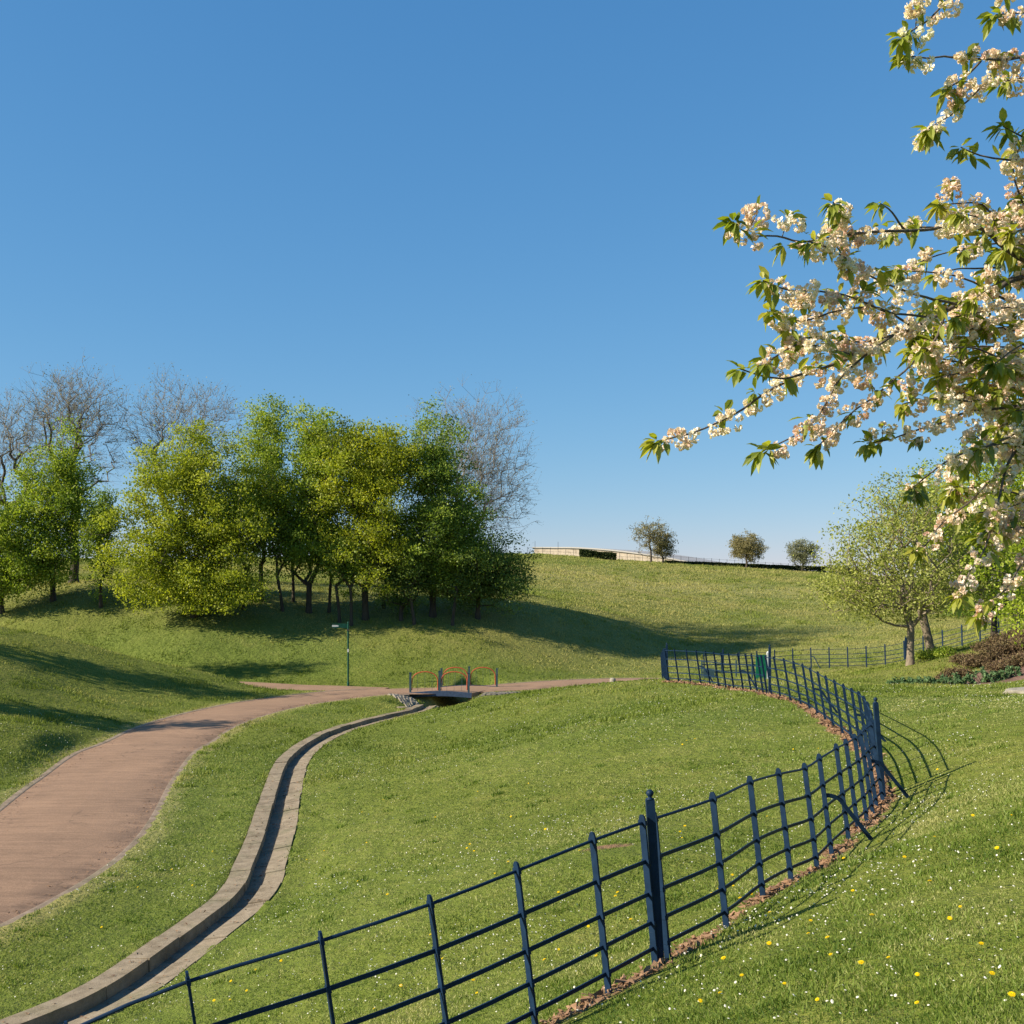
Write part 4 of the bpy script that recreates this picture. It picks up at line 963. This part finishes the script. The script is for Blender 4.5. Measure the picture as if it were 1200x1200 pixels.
tree('willow_tree', 'orange tinged weeping willow glimpsed between the hanging blossoms', (tx(1165, 57), 57), 1.2, [(0, 0, 4.6, 2.2, 2, 3.0, 1)], 150, 46, .16, 'leaf_orange', r0=.16, seed=73, cl_r=.36, droop=2.2, aspect=.3)
tree('lime_tree', 'yellow green lime tree filling the right edge behind the cherry blossom', (tx(1318, 24), 24), 1.6, [(-.3, 0, 3.8, 3.1, 2.4, 3.1, 1), (-1.5, .3, 5.4, 1.9, 1.7, 1.7, .45), (-1.2, -.2, 2.3, 1.9, 1.9, 1.5, .4)], 560, 70, .075, 'leaf_lime', r0=.16, seed=74, cl_r=.20, tip_r=.006, shell=.5, sub=.35)
tree('maple_tree', 'mid green maple behind the heather, between the lime and the leaning sycamore', (tx(1192, 62), 62), 1.2, [(0, 0, 5.2, 3.4, 2.6, 4.6, 1), (-1.0, 0, 7.6, 1.6, 1.6, 1.6, .25)], 330, 60, .16, 'leaf_fresh', r0=.18, seed=75, cl_r=.36, tone_bias=.08)
# trees up the left bank whose shadows cross the grass and path
for i_, (x, y, h_, lb) in enumerate(((-30.5, 46, 9.5, 'slim tree up the left bank throwing a long shadow down it'), (-27.5, 36, 9.0, 'open tree up the left bank shading the near path'), (-32.5, 56.5, 10.5, 'tall tree up the left bank shading the path junction'))):
    tree('bank_tree', lb, (x, y), 2.6, [(0, 0, h_*.62, 1.7, 1.5, h_*.36, 1)], 150, 22, .23, 'leaf_fresh', r0=.16, seed=80+i_, cl_r=.34, group='trees up the left bank')

# ------------------------------------------------------------------ hilltop building, hedge and railing
def building():
    xa, ya = tx(626, 176), 176.0; xb, yb = tx(808, 160), 160.0; dep = 12.0
    e = empty('long_building', ((xa+xb)/2, (ya+yb)/2, E+3.0), 'long low pale building with a roof curving down to the right on the hilltop', 'building'); O = e.location
    nv = np.array([yb-ya, -(xb-xa)]); nv = -nv/np.linalg.norm(nv)      # points away from the camera
    def pt(u, off): return xa+(xb-xa)*u+nv[0]*off-O.x, ya+(yb-ya)*u+nv[1]*off-O.y
    def zt(u):
        Yu = ya+(yb-ya)*u; px = 600+F*(xa+(xb-xa)*u)/Yu; q = max(0, (px-665)/143)
        return E+(HY-(641+q**1.7*17))/F*Yu-O.z
    n = 30
    def shell(off0, off1, z0f, z1f, ua, ub):
        vs = []; fs = []
        for i in range(n+1):
            u = ua+(ub-ua)*i/n; a = pt(u, off0); b = pt(u, off1)
            vs += [(*a, z0f(u)), (*a, z1f(u)), (*b, z1f(u)), (*b, z0f(u))]
        for i in range(n):
            b = i*4; fs += [(b+q, b+4+q, b+4+(q+1) % 4, b+(q+1) % 4) for q in range(4)]
        fs += [(0, 1, 2, 3), (n*4+3, n*4+2, n*4+1, n*4)]
        m = MB(); m.add(vs, fs); return m
    shell(0, dep, lambda u: -2.0, lambda u: zt(u)-.20, 0, 1).build('wall', M['cream_render'], e)
    shell(-.22, dep+.3, lambda u: zt(u)-.20, lambda u: zt(u), -.008, 1.008).build('roof', M['roof_metal'], e)
    for u in (.20, .225, .25):
        mb = MB(); p = pt(u, -.06); mb.box((p[0], p[1], .5), (.35, .12, 2.6), math.atan2(yb-ya, xb-xa)); mb.build('pilaster', M['white_paint'], e)
    mb = MB(); p = pt(.175, -.05); mb.box((p[0], p[1], .4), (.55, .1, 2.2), math.atan2(yb-ya, xb-xa)); mb.build('doorway', M['dark_metal'], e)
building()
def leaf_bar(name, label, cat, p0, p1, h0, h1, dep, n, size, mat, seed):
    r_ = np.random.default_rng(seed); L = math.hypot(p1[0]-p0[0], p1[1]-p0[1]); c = ((p0[0]+p1[0])/2, (p0[1]+p1[1])/2); zc = gh(*c)
    u = r_.random(n); x = p0[0]+(p1[0]-p0[0])*u; y = p0[1]+(p1[1]-p0[1])*u+(r_.random(n)-.5)*dep
    hh_ = (h0+(h1-h0)*u)*(1+.18*vnoise(x, y, 1.1)); z = gsamp('z', x, np.full(n, c[1]) if p0[1] == p1[1] else y)+hh_*r_.random(n)**.6
    V, Q, tn = leaves_mesh(np.c_[x, y, z]-np.array([c[0], c[1], zc]), size, .5+r_.normal(0, .25, n), .1, .7, r_)
    e = empty(name, (c[0], c[1], zc), label, cat)
    npmesh('foliage', V, Q, M[mat], e, attrs={'tone': ('FACE', tn)})
leaf_bar('hedge', 'dark clipped hedge in front of the pale building', 'hedge', (tx(679, 152), 152), (tx(722, 152), 152), 1.05, 1.0, 1.2, 5200, .2, 'leaf_hedge', 91)
leaf_bar('hedge', 'long low dark hedge along the skyline below the hilltop trees', 'hedge', (tx(779, 152), 152), (tx(1010, 152), 152), .32, .9, 1.4, 11000, .22, 'leaf_hedge', 92)
def crest_rail():
    pts = [(tx(px, 156.5), 156.5) for px in np.linspace(618, 960, 39)]; c = pts[19]; z = gh(*c)
    e = empty('post_and_rail_fence', (c[0], c[1], z), 'thin dark railing on posts along the brow of the hill', 'fence')
    for i, p in enumerate(pts):
        hp = 1.05 if i not in (1, 4, 17) else 1.9
        mb = MB(); mb.box((p[0]-c[0], 0, gh(*p)-z+hp/2), (.045, .045, hp+.1)); mb.build('post', M['dark_metal'], e)
    for rh in (.55, 1.0):
        mb = MB(); mb.tube([(p[0]-c[0], 0, gh(*p)-z+rh) for p in pts], .012, 4); mb.build('rail', M['dark_metal'], e)
crest_rail()

# ------------------------------------------------------------------ flower bed
def bed():
    n = 60; c = BED.mean(0); gxs = np.linspace(BED[:, 0].min(), BED[:, 0].max(), n); gys = np.linspace(BED[:, 1].min(), BED[:, 1].max(), n)
    XX, YY = np.meshgrid(gxs, gys); ins = in_poly(XX, YY, BED); d, _ = dist_line(XX, YY, np.vstack([BED, BED[:1]])); ins = np.where(ins, d, -d)
    ZZ = gsamp('z', XX, YY)-.12+.16*sstep(-.3, .4, ins+vnoise(XX, YY, .8)*.3)+vnoise(XX, YY, .5)*.05*(ins > 0)
    i = (np.arange(n-1)[:, None]*n+np.arange(n-1)[None]).ravel(); keep = (ins.ravel()[i] > -.6)
    i = i[keep]
    o = npmesh('flower_bed', np.c_[XX.ravel(), YY.ravel(), ZZ.ravel()], np.c_[i, i+1, i+n+1, i+n], M['mulch'], smooth=True); tag(o, kind='structure')
bed()
def shrub(name, label, xy, size, n, ls, mat, seed, group, cat='shrub', droop=.1):
    r_ = np.random.default_rng(seed); z = gh(*xy); e = empty(name, (xy[0], xy[1], z), label, cat, group)
    m = max(6, n//26); d = r_.normal(0, 1, (m, 3)); d[:, 2] = np.abs(d[:, 2]); d /= np.linalg.norm(d, axis=1)[:, None]
    c = d*np.array(size)*(r_.random(m)**.4)[:, None]; c[:, 2] += .04
    C = np.repeat(c, n//m, 0); C = C+r_.normal(0, 1, C.shape)*.10*size[0]; C[:, 2] = np.abs(C[:, 2])
    V, Q, tn = leaves_mesh(C, ls, .5+np.repeat(r_.normal(0, .2, m), n//m)+r_.normal(0, .17, len(C)), droop, .45, r_)
    npmesh('foliage', V, Q, M[mat], e, attrs={'tone': ('FACE', tn)})
    npmesh('stems', *tubes_mesh(np.zeros((m, 3))-np.array([0, 0, .05]), c*.9, np.full(m, .015), np.full(m, .006), 4), M['bark'], e)
    return e
heath = [(1178, 779, 42.3, .8, .24), (1201, 778, 42.3, .9, .28), (1124, 778, 43.2, .7, .26), (1146, 774, 44, .8, .30), (1166, 771, 44.3, .9, .36), (1190, 767, 44.3, 1.0, .42), (1212, 766, 44, 1.0, .45), (1108, 783, 42.6, .5, .2), (1158, 765, 45.8, .8, .32), (1184, 759, 46, 1.0, .4), (1208, 757, 46, 1.0, .45), (1134, 771, 45, .7, .28)]
hl = ['short heather mound at the front edge of the mulch', 'heather mound behind the last leafy plant', 'brown heather mound at the left front of the bed', 'brown heather mound above the gap in the row of leafy plants', 'tall heather mound in the middle of the bed', 'tall heather mound near the right edge of the bed', 'heather mound cut by the right edge of the view', 'smallest heather clump at the tip of the bed', 'heather on the crest of the bed behind the middle mound', 'heather on the crest of the bed below the hanging blossom', 'heather on the crest of the bed at the right edge', 'low heather at the back of the bed near the leaning sycamore']
for i_, ((px, py, Y, w_, h_), lb) in enumerate(zip(heath, hl)):
    shrub('heather_shrub', lb, (tx(px, Y), Y), (w_, w_*.8, h_), 2600, .085, 'leaf_heather', 100+i_, 'heathers in the flower bed')
per = [(1048, 40.9, .30), (1058, 40.8, .30), (1068, 40.7, .32), (1079, 40.6, .33), (1090, 40.6, .33), (1103, 40.7, .42), (1113, 40.7, .5), (1131, 40.6, .42), (1152, 40.7, .5), (1158, 40.4, .36), (1172, 40.6, .34), (1186, 40.6, .42)]
pl_ = ['first leafy green plant at the pointed end of the bed', 'second leafy plant from the pointed end of the bed', 'third leafy plant from the pointed end of the bed', 'fourth leafy plant from the pointed end of the bed', 'fifth leafy plant from the pointed end of the bed', 'leafy plant just left of the tallest one in the front row', 'tallest leafy plant in the front row of the bed', 'leafy plant standing alone in the mulch right of the tallest one', 'bushy blue green plant in the right half of the front row', 'low leafy plant pressed against the bushy blue green one', 'small leafy plant between the bushy one and the last one', 'last leafy plant of the front row, at the right edge']
for i_, ((px, Y, w_), lb) in enumerate(zip(per, pl_)):
    shrub('leafy_plant', lb, (tx(px, Y), Y), (w_, w_, w_*1.15), 420, .11, 'leaf_perennial', 120+i_, 'leafy plants along the flower bed', 'plant')
for i_, (px, Y, w_, h_, lb) in enumerate(((1150, 92, 3.0, 1.8, 'rounded green bush on the hillside below the low blossom spray'), (1175, 96, 3.2, 2.0, 'wide green bush on the hillside near the right edge'), (1128, 100, 2.4, 1.5, 'low green bush on the hillside beside the leaning trunk'))):
    shrub('bush', lb, (tx(px, Y), Y), (w_, w_, h_), 3000, .26, 'leaf_dark', 140+i_, 'bushes on the far hillside')
for i_, (px, Y, w_, h_) in enumerate(((1085, 52.0, .6, .35), (1098, 51, .7, .4), (1108, 49, .6, .4))):
    shrub('bush', ['low grassy tuft bush at the foot of the leaning sycamore', 'low green bush between the leaning sycamore and the bed', 'low green bush at the back corner of the bed'][i_], (tx(px, Y), Y), (w_, w_, h_), 900, .12, 'leaf_fresh', 150+i_, 'low bushes behind the bed')

# ------------------------------------------------------------------ flowering cherry, its boughs reaching in from the right
def cherry():
    r_ = np.random.default_rng(5)
    TX, TY = 5.6, 7.6; tz = gh(TX, TY)
    e = empty('cherry_tree', (TX, TY, tz), 'flowering cherry with cream pink blossom clusters reaching in from the right', 'tree'); O = np.array([TX, TY, tz])
    D0 = 4.9
    # boughs traced from the photograph: (depth at the root, depth at the tip, first radius, points root -> tip in photo pixels, flowering)
    B = [
     (5.6, 4.4, .014, [(1290,362),(1187,297),(1158,273),(1130,260),(1110,264),(1095,270),(1062,272),(1038,273),(1013,275),(983,278),(943,284),(912,277),(880,277),(860,262)], 1),
     (5.9, 4.5, .019, [(1320,300),(1200,323),(1165,339),(1132,350),(1092,372),(1046,393),(1000,416),(957,432),(915,448),(892,460),(866,479),(835,495),(809,506),(766,516)], 1),
     (4.9, 4.6, .0065, [(1046,393),(1015,415),(984,443),(965,475),(953,493),(924,514),(892,527)], 1),
     (5.3, 4.9, .007, [(1110,362),(1092,403),(1060,435),(1042,450),(1020,468),(1003,480),(985,497),(958,524)], 1),
     (5.2, 4.5, .007, [(1120,357),(1085,350),(1050,338),(1025,327),(1005,315),(990,303),(967,290),(948,284)], 1),
     (5.0, 4.4, .006, [(1092,372),(1040,366),(1000,349),(960,342),(925,340),(895,330)], 1),
     (5.0, 4.5, .006, [(1070,383),(1030,362),(983,366),(952,377),(930,378),(903,368)], 1),
     (5.0, 4.6, .006, [(1046,393),(1010,400),(985,396),(955,392),(935,396)], 1),
     (4.8, 4.4, .0055, [(1000,416),(965,408),(940,402),(915,416),(900,424)], 1),
     (4.7, 4.5, .006, [(940,438),(918,444),(890,440),(866,432)], 1),
     (5.4, 5.0, .010, [(1240,440),(1170,462),(1140,472),(1105,470),(1080,472),(1058,476)], 1),
     (5.4, 5.0, .010, [(1240,470),(1160,478),(1130,482),(1095,497),(1075,502),(1045,512),(1018,516)], 1),
     (5.7, 5.5, .006, [(1240,440),(1200,452),(1178,455),(1160,455),(1145,448),(1133,440),(1125,425),(1128,408)], 0),
     (5.7, 5.4, .010, [(1260,410),(1200,432),(1190,438),(1168,428),(1150,416)], 1),
     (5.2, 4.8, .009, [(1250,480),(1200,520),(1182,545),(1170,590),(1160,630),(1150,655),(1139,668),(1124,700)], 1),
     (5.1, 4.9, .008, [(1230,490),(1160,522),(1125,532),(1100,547),(1082,562),(1070,572)], 1),
     (5.5, 5.2, .008, [(1230,520),(1165,560),(1135,590),(1105,612),(1085,640),(1074,646)], 1),
     (5.6, 5.2, .008, [(1250,600),(1205,650),(1180,690),(1160,705),(1146,722)], 1),
     (4.9, 4.6, .009, [(1260,-40),(1150,-30),(1120,-8),(1100,8),(1088,20),(1070,32),(1055,42)], 1),
     (5.0, 4.7, .010, [(1280,50),(1200,66),(1175,71),(1150,70),(1130,72),(1105,70),(1085,72),(1062,70)], 1),
     (4.9, 4.8, .006, [(1150,71),(1138,85),(1125,95),(1110,104)], 1),
     (4.95, 4.8, .006, [(1178,70),(1160,90),(1150,101),(1134,118),(1112,136),(1090,150)], 1),
     (5.2, 5.1, .008, [(1270,0),(1215,14),(1190,16),(1168,18)], 1),
     (5.2, 5.1, .008, [(1270,85),(1215,92),(1195,94),(1176,98)], 1),
     (5.0, 4.9, .008, [(1260,190),(1200,188),(1178,186),(1150,181),(1128,172)], 1),
     (4.9, 4.8, .008, [(1260,160),(1215,165),(1195,160),(1175,150)], 1),
     (5.3, 5.0, .010, [(1270,330),(1210,260),(1192,225),(1186,200),(1184,165)], 1),
     (5.5, 5.1, .009, [(1280,340),(1200,290),(1170,262),(1150,240),(1128,238),(1100,240)], 1),
     (5.0, 4.7, .006, [(1062,272),(1052,260),(1040,245),(1030,240)], 0),
     (4.9, 4.6, .005, [(975,280),(980,262),(984,248),(976,238)], 1),
     (5.6, 5.2, .010, [(1300,380),(1200,360),(1140,330),(1100,320),(1070,318),(1048,316)], 1),
     (5.6, 5.3, .009, [(1300,400),(1200,390),(1150,385),(1110,395),(1080,400)], 1),
     (5.8, 5.4, .010, [(1300,440),(1210,490),(1165,505),(1140,540),(1128,560),(1118,580)], 1),
    ]
    # further flowering twigs that thicken the right hand side
    def inside(px, py): 
        return px > (1030 if 255 < py < 420 else 1085 if 235 < py < 480 else 1118 if py < 640 else 1160)
    for _ in range(56):
        for _t in range(60):
            px, py = r_.uniform(1035, 1200), r_.choice([r_.uniform(240, 470), r_.uniform(440, 610), r_.uniform(600, 725)], p=[.34, .36, .30])
            if inside(px, py): break
        rx, ry = px+r_.uniform(70, 150), py+r_.uniform(-50, 25); dd = r_.uniform(4.9, 6.2)
        B.append((dd+.3, dd, .006, [(rx, ry), ((rx+px)/2+r_.uniform(-12, 12), (ry+py)/2-r_.uniform(0, 14)), (px, py)], 1))
    for _ in range(26):   # the part of the crown beyond the view
        px, py = r_.uniform(1230, 1560), r_.uniform(-260, 560); dd = r_.uniform(5.0, 8.5)
        B.append((7.3, dd, .012, [(1480, 300), ((1480+px)/2, (300+py)/2-40), (px, py)], 1))
    E0, E1, RA, RB = [], [], [], []; cl = []; lf = []
    def seg(P3, r0, r1):
        m = len(P3)
        for i in range(m-1):
            u0, u1 = i/(m-1), (i+1)/(m-1); E0.append(P3[i]); E1.append(P3[i+1]); RA.append(r0+(r1-r0)*u0**.8); RB.append(r0+(r1-r0)*u1**.8)
    crown_c = np.array([5.2, 7.2, E+1.2])
    for bi, (dr_, dt, r0, pts, flo) in enumerate(B):
        m = len(pts); L = np.r_[0, np.cumsum([math.hypot(pts[i+1][0]-pts[i][0], pts[i+1][1]-pts[i][1]) for i in range(m-1)])]
        P3 = [np.array(P(px, py, dr_+(dt-dr_)*(l/L[-1])))+np.array([0, 0, E]) for (px, py), l in zip(pts, L)]
        C3 = smooth_line(P3, .05); C3 = C3+np.cumsum(r_.normal(0, .0012, C3.shape), 0)
        seg(C3, r0, .0028)
        if pts[0][0] > 1225:      # carry the bough on to the trunk
            a = C3[0]; hub = np.array([TX, TY, max(tz+1.5, min(E+2.2, a[2]-.4))]); mid = (a+hub)/2+np.array([0, 0, .25])
            seg(smooth_line([hub, mid, a], .12), max(.016, r0*1.5), r0)
        if not flo:
            lf.append((C3[-1], C3[-1]-C3[-3], 9)); continue
        # clusters and leaf tufts along the bough, tip first
        s_ = np.r_[0, np.cumsum(np.linalg.norm(np.diff(C3[::-1], axis=0), axis=1))]; R3 = C3[::-1]
        def at(d): return np.array([np.interp(d, s_, R3[:, i]) for i in range(3)])
        lf.append((at(.0), at(0)-at(.05), int(r_.integers(9, 14)))); lf.append((at(.04), at(0)-at(.05), 6))
        d = .085; mx = s_[-1] if bi < 33 else min(s_[-1], .62)
        while d < mx:
            p = at(d); t = at(d+.03)-at(d-.03); big = r_.random()
            sx = (p[0]/p[1])*F+600
            if big > ((.10 if d < .6 else .36) if bi < 33 else .48): cl.append((p, t/np.linalg.norm(t), r_.uniform(.038, .057)))
            if r_.random() < .62: lf.append((p+r_.normal(0, .02, 3)+np.array([0, 0, .015]), r_.normal(0, 1, 3)+np.array([0, 0, .5]), int(r_.integers(4, 8))))
            if r_.random() < .2:      # a short spur with its own cluster
                q = p+np.clip(r_.normal(0, .05, 3), -.07, .07)+np.array([0, 0, .02]); E0.append(p); E1.append(q); RA.append(.0022); RB.append(.0014); cl.append((q, t/np.linalg.norm(t), r_.uniform(.03, .048)))
                lf.append((q, q-p, 4))
            d += (r_.uniform(.125, .23) if d < .7 else r_.uniform(.16, .28))*(1.45 if 18 <= bi <= 23 else 1)
    # trunk
    tk = smooth_line([(TX+.05, TY, tz-.3), (TX, TY, tz+.5), (TX-.03, TY, tz+1.3), (TX, TY, E+.4), (TX+.02, TY+.02, E+1.4), (TX-.02, TY, E+2.4)], .25)
    for i in range(len(tk)-1): E0.append(tk[i]); E1.append(tk[i+1]); u = i/len(tk); RA.append(.17*(1-u*.7)); RB.append(.17*(1-(i+1)/len(tk)*.7))
    V, Q = tubes_mesh(np.array(E0)-O, np.array(E1), np.array(RA), np.array(RB), 7) if False else tubes_mesh(np.array(E0)-O, np.array(E1)-O, np.array(RA), np.array(RB), 7)
    npmesh('branches', V, Q, M['cherry_bark'], e, smooth=True)
    # leaves: long drooping folded blades, 3 quads each
    LV, LQ, LT = [], [], []
    for p, d, n in lf:
        d = np.asarray(d, float); d /= max(1e-6, np.linalg.norm(d)); b0 = r_.normal(0, .2)
        for _ in range(n):
            v = d*.55+r_.normal(0, .55, 3)+np.array([0, 0, -.35]); v /= np.linalg.norm(v); L = r_.uniform(.052, .084)
            sd = np.cross(v, np.array([0, 0, 1.])+r_.normal(0, .35, 3)); sd /= max(1e-6, np.linalg.norm(sd)); nn = np.cross(sd, v); wd = L*r_.uniform(.17, .23)
            p0 = p+v*.012; dn = np.array([0, 0, -1.])*L*r_.uniform(.12, .34)
            c = [p0, p0+v*L*.35+dn*.12, p0+v*L*.7+dn*.45, p0+v*L+dn]
            ws = [.12, 1, .82, .04]; fold = nn*wd*.35; b = len(LV)
            for q, w_ in zip(c, ws): LV += [q+sd*wd*w_+fold*w_, q, q-sd*wd*w_+fold*w_]
            for i in range(3):
                for h_ in (0, 1): LQ.append((b+i*3+h_, b+i*3+h_+1, b+i*3+h_+4, b+i*3+h_+3))
            LT += [.5+b0+r_.normal(0, .2)]*6
    npmesh('leaves', np.array(LV)-O, LQ, M['leaf_cherry'], e, attrs={'tone': ('FACE', np.clip(LT, 0, 1))})
    # blossom: every cluster a cluster of ruffled double flowers of cupped petals
    FC, FR, FN, FT = [], [], [], []
    for p, t, rc in cl:
        n = int(r_.integers(13, 21)); ln = r_.uniform(.4, 1.3); tb = r_.normal(0, .12)
        for _ in range(n):
            o_ = r_.normal(0, 1, 3); o_ /= np.linalg.norm(o_); o_ *= rc*r_.random()**.25; o_ = o_+t*np.dot(o_, t)*ln; o_[2] -= rc*.35
            FC.append(p+o_); nv = o_/max(1e-6, np.linalg.norm(o_))+r_.normal(0, .35, 3); FN.append(nv/np.linalg.norm(nv)); FR.append(r_.uniform(.0145, .0205)); FT.append(tb+r_.normal(0, .10))
    FC, FR, FN, FT = map(np.array, (FC, FR, FN, FT)); m = 15; nF = len(FC)
    th = np.arccos(np.clip(1-1.25*(np.arange(m)+.5)/m, -1, 1)); ph = np.arange(m)*2.39996
    dloc = np.c_[np.sin(th)*np.cos(ph), np.sin(th)*np.sin(ph), np.cos(th)]
    a = np.cross(FN, np.array([[.3, .5, .81]])); a /= np.linalg.norm(a, axis=1)[:, None]; b = np.cross(FN, a)
    D = a[:, None]*dloc[None, :, 0:1]+b[:, None]*dloc[None, :, 1:2]+FN[:, None]*dloc[None, :, 2:3]
    D = D+r_.normal(0, .22, D.shape); D /= np.linalg.norm(D, axis=2)[..., None]
    sd = np.cross(D, r_.normal(0, 1, D.shape)); sd /= np.linalg.norm(sd, axis=2)[..., None]; up = np.cross(sd, D)
    Rr = FR[:, None, None]; c0 = FC[:, None]+D*Rr*.25
    p1 = FC[:, None]+D*Rr*.75+sd*Rr*.5+up*Rr*.12; p2 = FC[:, None]+D*Rr*1.08+up*Rr*r_.normal(0, .22, (nF, m, 1)); p3 = FC[:, None]+D*Rr*.75-sd*Rr*.5+up*Rr*.12
    V = np.stack([c0, p1, p2, p3], 2).reshape(-1, 3)-O
    tn = np.clip(.60+FT[:, None]+r_.normal(0, .16, (nF, m)), 0, 1).ravel()
    npmesh('blossom', V, np.arange(len(V)).reshape(-1, 4), M['blossom'], e, attrs={'tone': ('FACE', tn)})
cherry()
